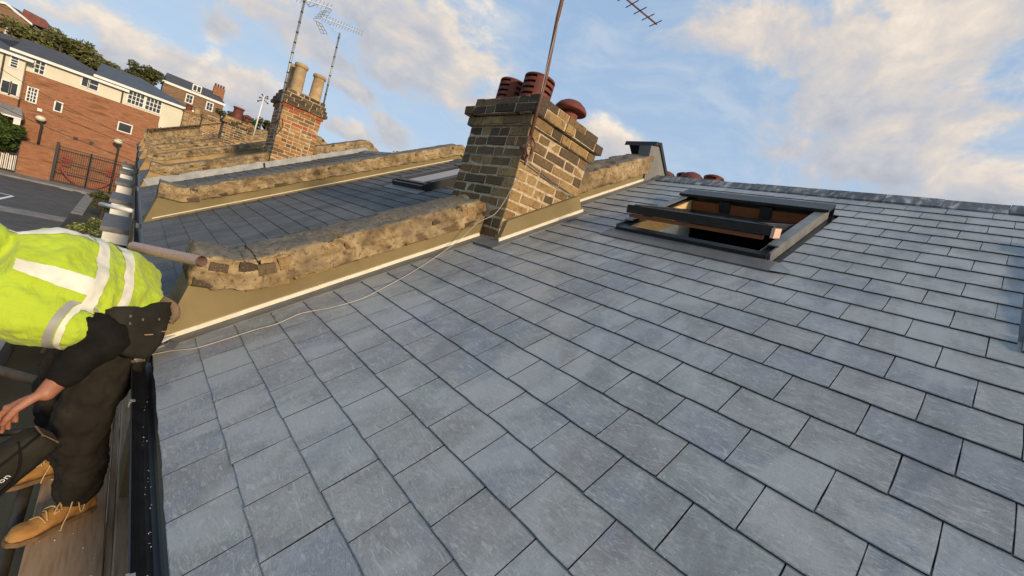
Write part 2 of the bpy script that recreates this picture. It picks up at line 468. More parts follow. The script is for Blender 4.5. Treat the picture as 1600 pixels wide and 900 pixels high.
class MB:
    def __init__(s):
        s.v, s.f = [], []

    def add(s, vs, fs):
        n = len(s.v)
        s.v += [tuple(v) for v in vs]
        s.f += [tuple(i + n for i in f) for f in fs]
        return s

    def box(s, a, b, mw=None):
        (x0, y0, z0), (x1, y1, z1) = a, b
        x0, x1 = min(x0, x1), max(x0, x1)
        y0, y1 = min(y0, y1), max(y0, y1)
        z0, z1 = min(z0, z1), max(z0, z1)
        vs = [Vector(p) for p in ((x0, y0, z0), (x1, y0, z0), (x1, y1, z0), (x0, y1, z0), (x0, y0, z1), (x1, y0, z1), (x1, y1, z1), (x0, y1, z1))]
        if mw:
            vs = [mw @ v for v in vs]
        return s.add(vs, [(0, 3, 2, 1), (4, 5, 6, 7), (0, 1, 5, 4), (1, 2, 6, 5), (2, 3, 7, 6), (3, 0, 4, 7)])

    def tube(s, pts, r, seg=8, cap=True, ell=None, up=None):
        """swept tube; r may be a list; ell scales the second axis"""
        pts = [Vector(p) for p in pts]
        n = len(pts)
        rs = r if isinstance(r, (list, tuple)) else [r] * n
        es = ell if isinstance(ell, (list, tuple)) else [ell or 1.0] * n
        base = len(s.v)
        prev = Vector(up) if up else None
        for i, p in enumerate(pts):
            t = (pts[min(i + 1, n - 1)] - pts[max(i - 1, 0)])
            t = t.normalized() if t.length > 1e-9 else Vector((0, 0, 1))
            if prev is None:
                prev = Vector((0, 0, 1)) if abs(t.z) < .9 else Vector((1, 0, 0))
            a = (prev - t * prev.dot(t)).normalized()
            b = t.cross(a)
            prev = a
            for k in range(seg):
                w = 2 * math.pi * k / seg
                s.v.append(tuple(p + a * (math.cos(w) * rs[i]) + b * (math.sin(w) * rs[i] * es[i])))
        for i in range(n - 1):
            for k in range(seg):
                q = base + i * seg
                s.f.append((q + k, q + (k + 1) % seg, q + seg + (k + 1) % seg, q + seg + k))
        if cap:
            s.f.append(tuple(base + k for k in reversed(range(seg))))
            s.f.append(tuple(base + (n - 1) * seg + k for k in range(seg)))
        return s

    def lathe(s, prof, seg=20, at=(0, 0, 0), cap=True):
        at = Vector(at)
        base = len(s.v)
        n = len(prof)
        for (r, z) in prof:
            for k in range(seg):
                w = 2 * math.pi * k / seg
                s.v.append((at.x + r * math.cos(w), at.y + r * math.sin(w), at.z + z))
        for i in range(n - 1):
            for k in range(seg):
                q = base + i * seg
                s.f.append((q + k, q + (k + 1) % seg, q + seg + (k + 1) % seg, q + seg + k))
        if cap:
            s.f.append(tuple(base + k for k in reversed(range(seg))))
            s.f.append(tuple(base + (n - 1) * seg + k for k in range(seg)))
        return s

    def prism_y(s, poly, y0, y1):
        """polygon in XZ (counter-clockwise seen from -Y) extruded along Y"""
        n = len(poly)
        vs = [(x, y0, z) for x, z in poly] + [(x, y1, z) for x, z in poly]
        fs = [tuple(range(n)), tuple(reversed(range(n, 2 * n)))]
        fs += [(i, i + n, (i + 1) % n + n, (i + 1) % n) for i in range(n)]
        return s.add(vs, fs)

    def sphere(s, c, r, seg=14, rings=9):
        c = Vector(c)
        rr = r if isinstance(r, (tuple, list)) else (r, r, r)
        base = len(s.v)
        for i in range(rings + 1):
            th = math.pi * i / rings
            for k in range(seg):
                w = 2 * math.pi * k / seg
                s.v.append((c.x + rr[0] * math.sin(th) * math.cos(w), c.y + rr[1] * math.sin(th) * math.sin(w), c.z + rr[2] * math.cos(th)))
        for i in range(rings):
            for k in range(seg):
                q = base + i * seg
                s.f.append((q + k, q + seg + k, q + seg + (k + 1) % seg, q + (k + 1) % seg))
        return s

    def mesh(s, name, mat, smooth=False, tint=None, origin=None):
        me = bpy.data.meshes.new(name)
        vs = s.v if origin is None else [(v[0] - origin[0], v[1] - origin[1], v[2] - origin[2]) for v in s.v]
        me.from_pydata(vs, [], s.f)
        if mat:
            me.materials.append(MATS[mat] if isinstance(mat, str) else mat)
        if smooth:
            me.polygons.foreach_set('use_smooth', [True] * len(me.polygons))
        if tint:
            a = me.attributes.new('tint', 'FLOAT', 'FACE')
            a.data.foreach_set('value', tint)
        me.update()
        return me

    def obj(s, name, mat, parent=None, smooth=False, tint=None):
        """world-coordinate geometry; the origin goes to the parent's origin or the middle of the mesh's foot"""
        if parent is not None:
            org = MW[parent.name].translation
        else:
            xs, ys, zs = zip(*s.v)
            org = Vector(((min(xs) + max(xs)) / 2, (min(ys) + max(ys)) / 2, min(zs)))
        o = bpy.data.objects.new(name, s.mesh(name, mat, smooth, tint, org))
        return link(o, parent, Matrix.Translation(org))


def merge_normals(o):
    bm = bmesh.new()
    bm.from_mesh(o.data)
    bmesh.ops.recalc_face_normals(bm, faces=bm.faces)
    bm.to_mesh(o.data)
    bm.free()


def weld(o, d=.0005):
    bm = bmesh.new()
    bm.from_mesh(o.data)
    bmesh.ops.remove_doubles(bm, verts=bm.verts, dist=d)
    bmesh.ops.recalc_face_normals(bm, faces=bm.faces)
    bm.to_mesh(o.data)
    bm.free()


def structure(o):
    o['kind'] = 'structure'
    return o


def proj(p):
    d = Vector(p) - CP
    c = [sum(CR[i][k] * d[k] for k in range(3)) for i in range(3)]
    if c[2] <= .02:
        return None
    return 800 + 640.05 * c[0] / c[2], 450 + 640.05 * c[1] / c[2], c[2]


def inframe(p, m=20):
    q = proj(p)
    return q is not None and -m < q[0] < 1600 + m and -m < q[1] < 900 + m


# ------------------------------------------------------------------ roof frame
TH = 0.519286
CT, ST = math.cos(TH), math.sin(TH)
RIDGE_X = 3.77
RIDGE_U = RIDGE_X / CT
GROUND = -4.26


def rp(u, y, n=0.0, zo=0.0):
    """point on the roof: u up the slope from the eaves, y along the street, n above the slates"""
    return Vector((u * CT - n * ST, y, u * ST + n * CT + zo))


def rmat(u, y, n=0.0, zo=0.0):
    p = rp(u, y, n, zo)
    return Matrix(((CT, 0, -ST, p.x), (0, 1, 0, p.y), (ST, 0, CT, p.z), (0, 0, 0, 1)))


# ------------------------------------------------------------------ slates


def slate_variant(seed, mat):
    rnd = random.Random(seed)
    L, Wd, g_ = .197, SW - .0012, .0012
    j = lambda a: rnd.uniform(-a, a)
    per = [(j(.0018), g_), (j(.0022), Wd * .33), (j(.0022), Wd * .66), (j(.0018), Wd),
           (L * .4, Wd - g_ * .5 + j(.0009)), (L * .75, Wd - g_ * .5 + j(.0009)), (L, Wd), (L, g_), (L * .7, g_ * .5 + j(.0009)), (L * .35, g_ * .5 + j(.0009))]
    top = lambda x: .0095 - .0085 * x / L
    cx, cy = L / 2, Wd / 2
    ins = [(x + (.0024 if x < cx * .5 else 0) + j(.0006), y + (.0010 if y < cy * .5 else -.0006 if y > cy * 1.5 else 0) + j(.0003)) for x, y in per]
    n = len(per)
    m = MB()
    vs = [(x, y, top(x)) for x, y in ins] + [(x, y, top(x) - (.0020 if x < cx * .3 else .0007)) for x, y in per] + [(x, y, top(x) - .0068) for x, y in per]
    fs = [tuple(reversed(range(n)))]
    mi = [0]
    for k in range(n):
        a, b = k, (k + 1) % n
        fs.append((a, b, n + b, n + a))
        fs.append((n + a, n + b, 2 * n + b, 2 * n + a))
        side = 0 if k < 3 else 1
        mi += [1 if k >= 7 else 0, 1]  # painted shade on all edge walls and on the sun-facing bevels
    m.add(vs, fs)
    me = m.mesh('slate', mat)
    me.materials.append(MATS['slate_edge_shade'])
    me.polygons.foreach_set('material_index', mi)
    return me, vs, fs, mi


def flip_check(me):
    bm = bmesh.new()
    bm.from_mesh(me)
    up = max(bm.faces, key=lambda f: f.calc_area())
    if up.normal.z < 0:
        bmesh.ops.reverse_faces(bm, faces=bm.faces)
    bm.to_mesh(me)
    bm.free()


VARS = {}
for mt in ('slate', 'old_slate'):
    VARS[mt] = [slate_variant(100 + i, mt) for i in range(14)]
    for q in VARS[mt]:
        flip_check(q[0])


def lay_slates(house, mat, y0, y1, zo, holes, rows, limit, phase, seed, sel=None):
    """every course of slates between y0 and y1; the ones that show largest are parts, the rest one mesh"""
    rnd = random.Random(seed)
    items = []
    jit = lambda k, j: .0030 * math.sin(k * 12.9898 + j * 78.233 + seed)
    for k in range(rows):
        u = .002 if k == 0 else .001 + k * GA
        ph = phase if k % 2 else phase - SW / 2
        j0 = int((y0 - ph) / SW) - 1
        j1 = int((y1 - ph) / SW) + 1
        for j in range(j0, j1 + 1):
            a, b = ph + j * SW, ph + (j + 1) * SW
            a += jit(k, j)
            b += jit(k, j + 1)
            spans = [(max(a, y0), min(b, y1))]
            for (hu0, hu1, hy0, hy1) in holes:
                if u < hu1 and u + GA * .8 > hu0:
                    ns = []
                    for (p, q) in spans:
                        if q <= hy0 or p >= hy1:
                            ns.append((p, q))
                        else:
                            if p < hy0:
                                ns.append((p, hy0))
                            if q > hy1:
                                ns.append((hy1, q))
                    spans = ns
            for (p, q) in spans:
                if q - p < .025:
                    continue
                w = (q - p) / SW
                mw = rmat(u + rnd.uniform(-.0012, .0012), p, rnd.uniform(0, .0006), zo) @ Matrix.Rotation(rnd.uniform(-.0018, .0018), 4, 'Y') @ Matrix.Rotation(rnd.uniform(-.004, .004), 4, 'Z') @ Matrix.Diagonal((1, w, 1, 1))
                ctr = rp(u + GA / 2, (p + q) / 2, 0, zo)
                pr = proj(ctr)
                vis = inframe(ctr, 60) and (sel is None or sel(ctr))
                items.append((-(1e6 * w / pr[2] ** 2) if vis else 1.0, rnd.randrange(14), mw))
    items.sort(key=lambda t: t[0])
    parts = [t for t in items[:limit] if t[0] < 0]
    rest = [t for t in items if not (t in parts)] if len(parts) < len(items) else []
    for (_, vi, mw) in parts:
        o = bpy.data.objects.new('slate', VARS[mat][vi][0])
        link(o, house, mw)
    if rest:
        mb = MB()
        tint = []
        mis = []
        for (_, vi, mw) in rest:
            vs, fs, mi_ = VARS[mat][vi][1:]
            mis += mi_
            mb.add([mw @ Vector(v) for v in vs], [tuple(reversed(f)) for f in fs])
            tint += [rnd.random()] * len(fs)
        o = mb.obj('slate_remainder', mat, house, False, tint)
        o.data.materials.append(MATS['slate_edge_shade'])
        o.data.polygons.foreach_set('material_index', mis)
        merge_normals(o)
        o['kind'] = 'stuff'


# ------------------------------------------------------------------ houses of the terrace
# party walls: y of the face towards the camera, height offset of the roofs beyond
WALLS = [(2.44, 0.0), (6.27, 0.0), (10.33, .02), (14.12, .10), (17.98, .22), (21.8, .33), (25.7, .45)]
WT = .32
HOUSES = [(-2.2, 2.44, 0.0), (2.76, 6.27, 0.0), (6.59, 10.33, .01), (10.65, 14.12, .06), (14.44, 17.98, .16), (18.3, 21.8, .28), (22.12, 25.7, .38), (26.02, 33.0, .42)]
HLAB = ['terraced house under the near grey slate roof with the open roof window',
        'terraced house beyond the near low wall, dark slate roof with the closed roof window',
        'terraced house just before the tall orange chimney, mostly hidden by a long low wall',
        'terraced house just beyond the tall orange chimney, only its eaves showing',
        'terraced house fifth along the row from the camera, only its eaves showing',
        'terraced house sixth along the row from the camera, only its eaves showing',
        'terraced house seventh along the row, before the toothed brick wall',
        'terraced house at the far end of the row beyond the toothed brick wall']
SKY1 = (2.615, 3.635, .712, 1.685)      # u0, u1, y0, y1 of the near roof window
SKY3 = (2.41, 3.55, -1.26, -.245)     # the one cut by the right edge of the photograph
SKY2 = (2.60, 3.72, 4.40, 5.20)       # closed window on the next roof


def roof_deck(house, y0, y1, zo, holes):
    """felted deck under the slates, with real openings for the windows; front and back slopes"""
    us = sorted({-.01, RIDGE_U} | {h[0] for h in holes} | {h[1] for h in holes})
    ys = sorted({y0, y1} | {h[2] for h in holes} | {h[3] for h in holes})
    ys = [y for y in ys if y0 <= y <= y1]
    mb = MB()
    for ua, ub in zip(us, us[1:]):
        for ya, yb in zip(ys, ys[1:]):
            um, ym = (ua + ub) / 2, (ya + yb) / 2
            if any(h[0] < um < h[1] and h[2] < ym < h[3] for h in holes):
                continue
            mb.add([rp(ua, ya, -.006, zo), rp(ub, ya, -.006, zo), rp(ub, yb, -.006, zo), rp(ua, yb, -.006, zo)], [(0, 1, 2, 3)])
    b = RIDGE_X
    zt = RIDGE_U * ST + zo
    mb.add([(b, y0, zt), (b + 4.2, y0, zt - 2.4), (b + 4.2, y1, zt - 2.4), (b, y1, zt)], [(0, 1, 2, 3)])
    mb.obj('roof_deck', 'black_plastic', house)
    bw = MB()
    bw.box((b + 4.0, y0, GROUND), (b + 4.2, y1, zt - 2.42))
    bw.obj('rear_wall', 'terrace_brick', house)


def ridge(house, y0, y1, zo, seed, parts):
    rnd = random.Random(seed)
    y = y0
    zt = RIDGE_U * ST + zo
    allm = MB()
    tint = []
    while y < y1 - .02:
        w = min(.30 + rnd.uniform(-.01, .01), y1 - y)
        h = .012 + rnd.uniform(0, .006)
        d = .155
        prof = [(-d * CT, -d * ST + h), (-.012, h + .012), (.012, h + .012), (d * CT, -d * ST + h), (d * CT, -d * ST + h - .014), (0, h - .008), (-d * CT, -d * ST + h - .014)]
        m = MB()
        m.prism_y([(RIDGE_X + a, zt + b) for a, b in reversed(prof)], y + .003, y + w)
        if parts:
            o = m.obj('ridge_tile', 'ridge_slate', house)
            merge_normals(o)
        else:
            allm.add(m.v, m.f)
        y += w
    if not parts:
        o = allm.obj('ridge_tiles', 'ridge_slate', house)
        merge_normals(o)


def gutter(house, y0, y1, zo, bracket):
    mb = MB()
    r = .056
    prof = []
    for k in range(13):
        a = math.pi + math.pi * k / 12
        prof.append((-.012 + r * math.cos(a), -.028 + zo + r * 1.0 * math.sin(a)))
    for k in range(13):
        a = 2 * math.pi - math.pi * k / 12
        prof.append((-.012 + (r - .004) * math.cos(a), -.028 + zo + (r - .004) * math.sin(a)))
    mb.prism_y(prof, y0, y1)
    o = mb.obj('gutter', 'black_plastic', house)
    merge_normals(o)
    if bracket:
        for yb in (1.07, 1.95):
            b = MB()
            b.box((-.073, yb - .008, -.05), (-.066, yb + .008, -.022))
            b.box((-.073, yb - .008, -.027), (-.055, yb + .008, -.0245))
            b.obj('gutter_bracket', 'galvanised', house)


houses = []
for i, (y0, y1, zo) in enumerate(HOUSES):
    h = thing('terraced_house', HLAB[i], 'house', (0, y0, GROUND), 'houses of the terrace')
    houses.append(h)
    holes = {0: [SKY1, SKY3], 1: [SKY2]}.get(i, [])
    roof_deck(h, y0, y1 if i == len(HOUSES) - 1 else y1 + .05, zo, holes)
    hs = [(a - .02, b + .02, c - .03, d + .03) for a, b, c, d in holes]
    rows = int(RIDGE_U / GA)
    if i == 0:
        lay_slates(h, 'slate', y0, 2.365, 0, [(a + .02, b + .01, c - .055, d + .055) for a, b, c, d in holes] + [(1.955, 2.86, 2.17, 2.6)], rows, 300, .078, 1)
    elif i == 1:
        lay_slates(h, 'old_slate', y0 + .02, y1 - .07, 0, hs, rows, 300, .11, 2)
    elif i == 2:
        lay_slates(h, 'old_slate', y0 + .02, y1 - .07, zo, hs, rows, 60, .05, 3, lambda c: c.x < .45)
    else:
        lay_slates(h, 'old_slate', y0 + .02, y1 - .05, zo, hs, rows, 0, .05, 3 + i)
    ridge(h, y0, y1, zo, i, i == 0)
    gutter(h, y0, y1, zo, i == 0)
    w = MB()
    w.box((.14, y0, GROUND), (.36, y1, -.10 + zo))
    w.obj('front_wall', 'terrace_brick', h)
    f = MB()
    f.box((.055, y0, -.20 + zo), (.139, y1, -.035 + zo))
    f.obj('fascia', 'anthracite', h)
    # white bay with a flat lead top
    yb = y0 + (1.6 if i == 1 else .75) if i else 1.0
    if i >= 1:
        b = MB()
        b.box((-.29 if i == 1 else -.36, yb, GROUND), (.139, yb + 1.7, -1.16 + zo))
        b.obj('bay_window', 'white_paint', h)
        t = MB()
        t.box((-.41, yb - .05, -1.159 + zo), (.138, yb + 1.75, -1.06 + zo))
        t.obj('bay_roof', 'dark_lead', h)
        for zz in (-1.9, -3.3):
            fr = MB()
            fr.box((-.27, yb - .02, zz - .0), (.08, yb + .004, zz + .62))
            p_ = fr.obj('window', 'white_paint', h)
            gl = MB()
            gl.box((-.23, yb - .024, zz + .05), (.04, yb - .015, zz + .57))
            gl.obj('pane', 'window_glass', p_)
    if i >= 1:
        dp = MB()
        dp.tube([(.09, y1 - .3, GROUND), (.09, y1 - .3, -.5 + zo), (-.01, y1 - .3, -.1 + zo)], .034, 8)
        dp.obj('downpipe', 'white_paint' if i < 4 else 'black_plastic', h, True)

# trims of the near roof: lead soaker strip and cream bead at the foot of the low wall
near = houses[0]
sk = MB()
for (a, b) in ((0.0, 1.96), (2.86, RIDGE_U - .1)):
    sk = MB()
    n = 12
    for k in range(n):
        u0_, u1_ = a + (b - a) * k / n, a + (b - a) * (k + 1) / n
        sk.add([rp(u0_, 2.352, .013), rp(u1_, 2.352, .013), rp(u1_, 2.4385, .017), rp(u0_, 2.4385, .017),
                rp(u0_, 2.352, .003), rp(u1_, 2.352, .003)], [(0, 3, 2, 1), (0, 1, 5, 4)])
    o = sk.obj('lead_soaker', 'dark_lead', near)
    merge_normals(o)
sk = MB()
sk.add([rp(1.85, 2.13, .017), rp(2.88, 2.13, .017), rp(2.88, 2.245, .02), rp(1.85, 2.245, .02), rp(1.85, 2.13, .004), rp(2.88, 2.13, .004), rp(1.85, 2.245, .004), rp(2.88, 2.245, .004)],
       [(0, 3, 2, 1), (0, 1, 5, 4), (0, 4, 6, 3), (1, 2, 7, 5)])
sk.add([rp(1.85, 2.24, .0165), rp(1.97, 2.24, .0165), rp(1.97, 2.44, .0165), rp(1.85, 2.44, .0165), rp(1.85, 2.24, .004), rp(1.85, 2.44, .004)], [(0, 3, 2, 1), (0, 4, 5, 3)])
o = sk.obj('chimney_apron', 'dark_lead', near)
merge_normals(o)

# ------------------------------------------------------------------ brick meshes
BL, BD, BH = .215, .1025, .065


def brick_variant(seed, rough=.0062):
    rnd = random.Random(seed)
    j = lambda a=rough: rnd.uniform(-a, a)
    c = .006
    m = MB()
    # front ring inset (chamfered face), then body
    out = [(0, 0), (.5, 0), (1, 0), (1, 1), (.5, 1), (0, 1)]
    vs = [(c + x * (1 - 2 * c / BL) * BL * 1.0 - c * 0 + j() * .6, 0 + j() * .6, c + z * (BH - 2 * c) + j() * .5) for x, z in out]
    vs += [(x * BL + j() * .5, c + abs(j()), z * BH + j() * .5) for x, z in out]
    vs += [(x * BL, BD, z * BH) for x, z in out]
    n = 6
    fs = [tuple(range(n))]
    for k in range(n):
        a, b = k, (k + 1) % n
        fs.append((b, a, n + a, n + b))
        fs.append((n + b, n + a, 2 * n + a, 2 * n + b))
    m.add(vs, fs)
    return vs, fs, m


BV = {}
for bm_ in ('stock_brick', 'orange_brick', 'red_rubber_brick', 'soot_brick'):
    BV[bm_] = []
    for i in range(8):
        vs, fs, m = brick_variant(500 + i)
        BV[bm_].append((m.mesh('brick', bm_), vs, fs))


def face_mw(face, a, z, L, H, x0, x1, y0, y1, proud):
    """placement of a brick whose run starts at a (along the face, towards +) on face s/w/e/n"""
    sc = Matrix.Diagonal((L / BL, 1, H / BH, 1))
    if face == 's':
        return Matrix.Translation((a, y0 - proud, z)) @ sc
    if face == 'w':
        rot = Matrix(((0, 1, 0, x0 - proud), (-1, 0, 0, a + L), (0, 0, 1, z), (0, 0, 0, 1)))
        return rot @ sc
    if face == 'e':
        rot = Matrix(((0, -1, 0, x1 + proud), (1, 0, 0, a), (0, 0, 1, z), (0, 0, 0, 1)))
        return rot @ sc
    rot = Matrix(((-1, 0, 0, a + L), (0, -1, 0, y1 + proud), (0, 0, 1, z), (0, 0, 0, 1)))
    return rot @ sc


def chimney(stack, x0, x1, y0, y1, ztop, n_course, ch, mats, corbel, parts, seed, zo=0.0):
    """brick stack: mortar core, bricks laid course by course on each face; corbel[i] = extra projection of i-th course from the top"""
    rnd = random.Random(seed)
    J = .011
    core = MB()
    zb = ztop - n_course * ch
    core.box((x0 + .0035, y0 + .0035, zb), (x1 - .0035, y1 - .0035, ztop - .012))
    for i, pr in enumerate(corbel):
        if pr > 0:
            core.box((x0 - pr + .007, y0 - pr + .007, ztop - (i + 1) * ch + .004 - i * .0003), (x1 + pr - .007, y1 + pr - .007, ztop - i * ch - .007 - i * .0003))
    core.obj('mortar_core', 'lime_mortar', stack)
    rest = {}
    for c in range(n_course):
        z = ztop - (c + 1) * ch + J * .5
        pr = corbel[c] if c < len(corbel) else 0
        mt = mats(c, rnd)
        X0, X1, Y0, Y1 = x0 - pr, x1 + pr, y0 - pr, y1 + pr
        for face in 'swen':
            lo, hi = (X0, X1) if face in 'sn' else (Y0, Y1)
            corner = (c % 2 == 0) == (face in 'sn')
            if not corner:
                lo, hi = lo + BD + J, hi - BD - J
            a = lo
            first = (c % 2 == 1)
            while a < hi - .03:
                L = (BL if (rnd.random() < .62) else BD) + rnd.uniform(-.006, .006)
                if corner and a == lo:
                    L = BL if c % 4 < 2 else BL * .98
                if hi - a - L < .07:
                    L = hi - a
                    if L > .27:
                        L = L / 2 - J / 2
                mw = face_mw(face, a, z + rnd.uniform(-.0015, .0015), L, ch - J + rnd.uniform(-.003, .002), X0, X1, Y0, Y1, rnd.uniform(-.003, .005)) @ Matrix.Rotation(rnd.uniform(-.006, .006), 4, 'Y')
                mm = mt if isinstance(mt, str) else rnd.choice(mt)
                ctr = mw @ Vector((BL / 2, 0, BH / 2))
                roofz = ctr.x * math.tan(TH) + zo
                if ctr.x < RIDGE_X and ctr.z < roofz - .10:
                    a += L + J
                    continue
                if parts and face in 'sw':
                    o = bpy.data.objects.new('brick', BV[mm][rnd.randrange(8)][0])
                    link(o, stack, mw)
                else:
                    mb, tint = rest.setdefault(mm, (MB(), []))
                    vs, fs = BV[mm][rnd.randrange(8)][1:]
                    mb.add([mw @ Vector(v) for v in vs], fs)
                    tint += [rnd.random()] * len(fs)
                a += L + J
    for mm, (mb, tint) in rest.items():
        o = mb.obj('brick_remainder', mm, stack, False, tint)
        o['kind'] = 'stuff'


def flaunching(stack, x0, x1, y0, y1, z):
    m = MB()
    m.add([(x0, y0, z - .014), (x1, y0, z - .014), (x1, y1, z - .014), (x0, y1, z - .014), (x0 + .2, y0 + .2, z + .05), (x1 - .2, y0 + .2, z + .05), (x1 - .2, y1 - .2, z + .05), (x0 + .2, y1 - .2, z + .05)],
          [(4, 5, 6, 7), (0, 1, 5, 4), (1, 2, 6, 5), (2, 3, 7, 6), (3, 0, 4, 7)])
    m.obj('flaunching', 'lime_mortar', stack)


def louvred_pot(stack, x, y, z, r, h):
    body = MB()
    body.lathe([(r * .80, 0), (r * .80, h * .96)], 24, (x, y, z))
    p = body.obj('chimney_pot', 'terracotta', stack, False)
    ring = MB()
    ring.lathe([(r * .8, 0), (r, 0), (r, h * .14), (r * .8, h * .14)], 28, (x, y, z), False)
    for k in range(4):
        z0 = z + h * (.20 + k * .185)
        ring.lathe([(r * .79, z0 - z), (r, z0 - z), (r, z0 - z + h * .105), (r * .79, z0 - z + h * .105)], 28, (x, y, z), False)
    for k in range(4):
        a = math.pi / 4 + k * math.pi / 2 + .1
        for d in (-.16, 0, .16):
            c, s_ = math.cos(a + d), math.sin(a + d)
            mw = Matrix.Translation((x, y, z)) @ Matrix.Rotation(a + d, 4, 'Z')
            ring.box((r * .78, -r * .10, 0), (r * 1.003, r * .10, h * .95), mw)
    ring.obj('louvre', 'terracotta', p)
    lid = MB()
    lid.lathe([(r * .5, h * .93), (r * 1.01, h * .93), (r * 1.03, h * .96), (r * 1.0, h * 1.0), (r * .7, h * 1.05), (.01, h * 1.07)], 28, (x, y, z))
    lid.obj('lid', 'terracotta', p, False)
    return p


def hooded_pot(stack, x, y, z, r, h):
    m = MB()
    m.lathe([(r * .62, 0), (r * .62, h * .75)], 20, (x, y, z))
    p = m.obj('chimney_pot', 'terracotta', stack, True)
    d = MB()
    d.lathe([(r * .5, h * .60), (r * 1.10, h * .60), (r * 1.18, h * .635), (r * 1.15, h * .69), (r * .98, h * .80), (r * .66, h * .90), (r * .3, h * .95), (.004, h * .96)], 26, (x, y, z))
    d.obj('hood', 'terracotta', p, True)
    return p


def tall_pot(stack, x, y, z, r, h, mat='buff_clay'):
    m = MB()
    m.lathe([(r * 1.05, 0), (r * 1.02, h * .5), (r * .95, h * .86), (r * 1.0, h * .88)], 22, (x, y, z), False)
    p = m.obj('chimney_pot', mat, stack, True)
    l = MB()
    l.lathe([(r * .95, h * .86), (r * 1.16, h * .88), (r * 1.18, h * .97), (r * 1.05, h), (r * .84, h), (r * .80, h * .6)], 22, (x, y, z), False)
    l.obj('rim', mat, p, True)
    b = MB()
    b.lathe([(r * .8, h * .60), (.001, h * .61)], 16, (x, y, z), False)
    b.obj('flue_lining', 'dark_room', p)
    return p


CHG = 'chimney stacks along the terrace'
# near stack
c1 = thing('chimney_stack', 'near dark yellow brick chimney stack with two slotted red pots and a hooded one', 'chimney', (2.06, 2.6, 1.0), CHG)


def mats1(c, rnd):
    return ['stock_brick'] * 6 + ['soot_brick'] if c > 1 else ['soot_brick', 'stock_brick', 'stock_brick']


chimney(c1, 1.705, 2.405, 2.243, 2.96, 2.045, 16, .0748, mats1, [.015, .062, .03], True, 11)
flaunching(c1, 1.71, 2.4, 2.25, 2.95, 2.045)
louvred_pot(c1, 1.915, 2.545, 2.045, .120, .235)
louvred_pot(c1, 1.90, 2.83, 2.045, .112, .22)
hooded_pot(c1, 2.31, 2.52, 2.04, .118, .27)
fl = MB()
a0, a1 = rp(1.955, 2.2, .002), rp(2.86, 2.2, .002)
b0, b1 = rp(2.07, 2.2, .135), rp(2.845, 2.2, .150)
fl.add([(a0.x, 2.205, a0.z), (a1.x, 2.205, a1.z), (b1.x, 2.212, b1.z), (b0.x, 2.212, b0.z),
        (a0.x, 2.27, a0.z), (a1.x, 2.27, a1.z), (b1.x, 2.27, b1.z), (b0.x, 2.27, b0.z)],
       [(0, 1, 2, 3), (3, 2, 6, 7), (0, 3, 7, 4), (1, 5, 6, 2)])
fl.obj('render_skirt', 'ochre_render', c1)
bd = MB()
e0, e1 = rp(1.957, 2.2, .018), rp(2.865, 2.2, .018)
f0, f1 = rp(1.962, 2.2, .040), rp(2.865, 2.2, .040)
bd.add([(e0.x, 2.192, e0.z), (e1.x, 2.192, e1.z), (f1.x, 2.192, f1.z), (f0.x, 2.192, f0.z), (e0.x, 2.2048, e0.z), (e1.x, 2.2048, e1.z), (f1.x, 2.2048, f1.z), (f0.x, 2.2048, f0.z)],
       [(0, 1, 2, 3), (3, 2, 6, 7), (0, 3, 7, 4), (1, 5, 6, 2), (0, 4, 5, 1)])
bd.obj('render_bead', 'cream_bead', c1)

# second stack, tall and orange
c2 = thing('chimney_stack', 'tall orange brick chimney stack with tall buff pots, between two aerials', 'chimney', (2.25, 10.55, 1.2), CHG)


def mats2(c, rnd):
    if c <= 3:
        return ['soot_brick']
    if c in (4, 8):
        return ['red_rubber_brick']
    return ['red_rubber_brick', 'orange_brick', 'orange_brick', 'stock_brick'] if c in (5, 6, 7, 9) else ['orange_brick', 'orange_brick', 'orange_brick', 'stock_brick']


chimney(c2, 1.86, 2.63, 10.2, 10.98, 2.79, 22, .0785, mats2, [0.0, .03, .06, .085, .03], True, 12)
flaunching(c2, 1.87, 2.62, 10.2, 10.97, 2.79)
tall_pot(c2, 2.055, 10.40, 2.78, .115, .60)
tall_pot(c2, 2.44, 10.40, 2.78, .115, .56)
tall_pot(c2, 2.03, 10.78, 2.78, .112, .60)
fl = MB()
a0, a1, b0, b1 = rp(2.10, 10.2, 0), rp(3.06, 10.2, 0), rp(2.13, 10.2, .13), rp(3.06, 10.2, .12)
fl.add([(a0.x, 10.185, a0.z), (a1.x, 10.185, a1.z), (b1.x, 10.188, b1.z), (b0.x, 10.188, b0.z), (a0.x, 10.21, a0.z), (a1.x, 10.21, a1.z), (b1.x, 10.21, b1.z), (b0.x, 10.21, b0.z)],
       [(0, 1, 2, 3), (3, 2, 6, 7), (0, 3, 7, 4), (1, 5, 6, 2)])
fl.obj('lead_apron', 'lead', c2)
# third, fourth, fifth stacks
c3 = thing('chimney_stack', 'weathered brown chimney stack with one fat red pot, third from the camera', 'chimney', (2.2, 18.3, 1.3), CHG)
chimney(c3, 1.87, 2.68, 17.95, 18.65, 2.44, 17, .0785, lambda c, r: ['stock_brick', 'orange_brick', 'soot_brick'], [.0, .03, .05], True, 13, .16)
tall_pot(c3, 2.22, 18.2, 2.43, .15, .42, 'terracotta')
hooded_pot(c3, 2.52, 18.2, 2.43, .13, .3)
c4 = thing('chimney_stack', 'small brown chimney stack without pots, fourth from the camera', 'chimney', (2.3, 26, 1.5), CHG)
chimney(c4, 1.93, 2.72, 25.6, 26.3, 2.73, 18, .0785, lambda c, r: ['stock_brick', 'orange_brick'], [.03, .05, .0], False, 14, .4)
flaunching(c4, 1.95, 2.7, 25.6, 26.3, 2.73)
c5 = thing('chimney_stack', 'farthest brown chimney stack of the row with short red pots', 'chimney', (2.2, 33, 1.5), CHG)
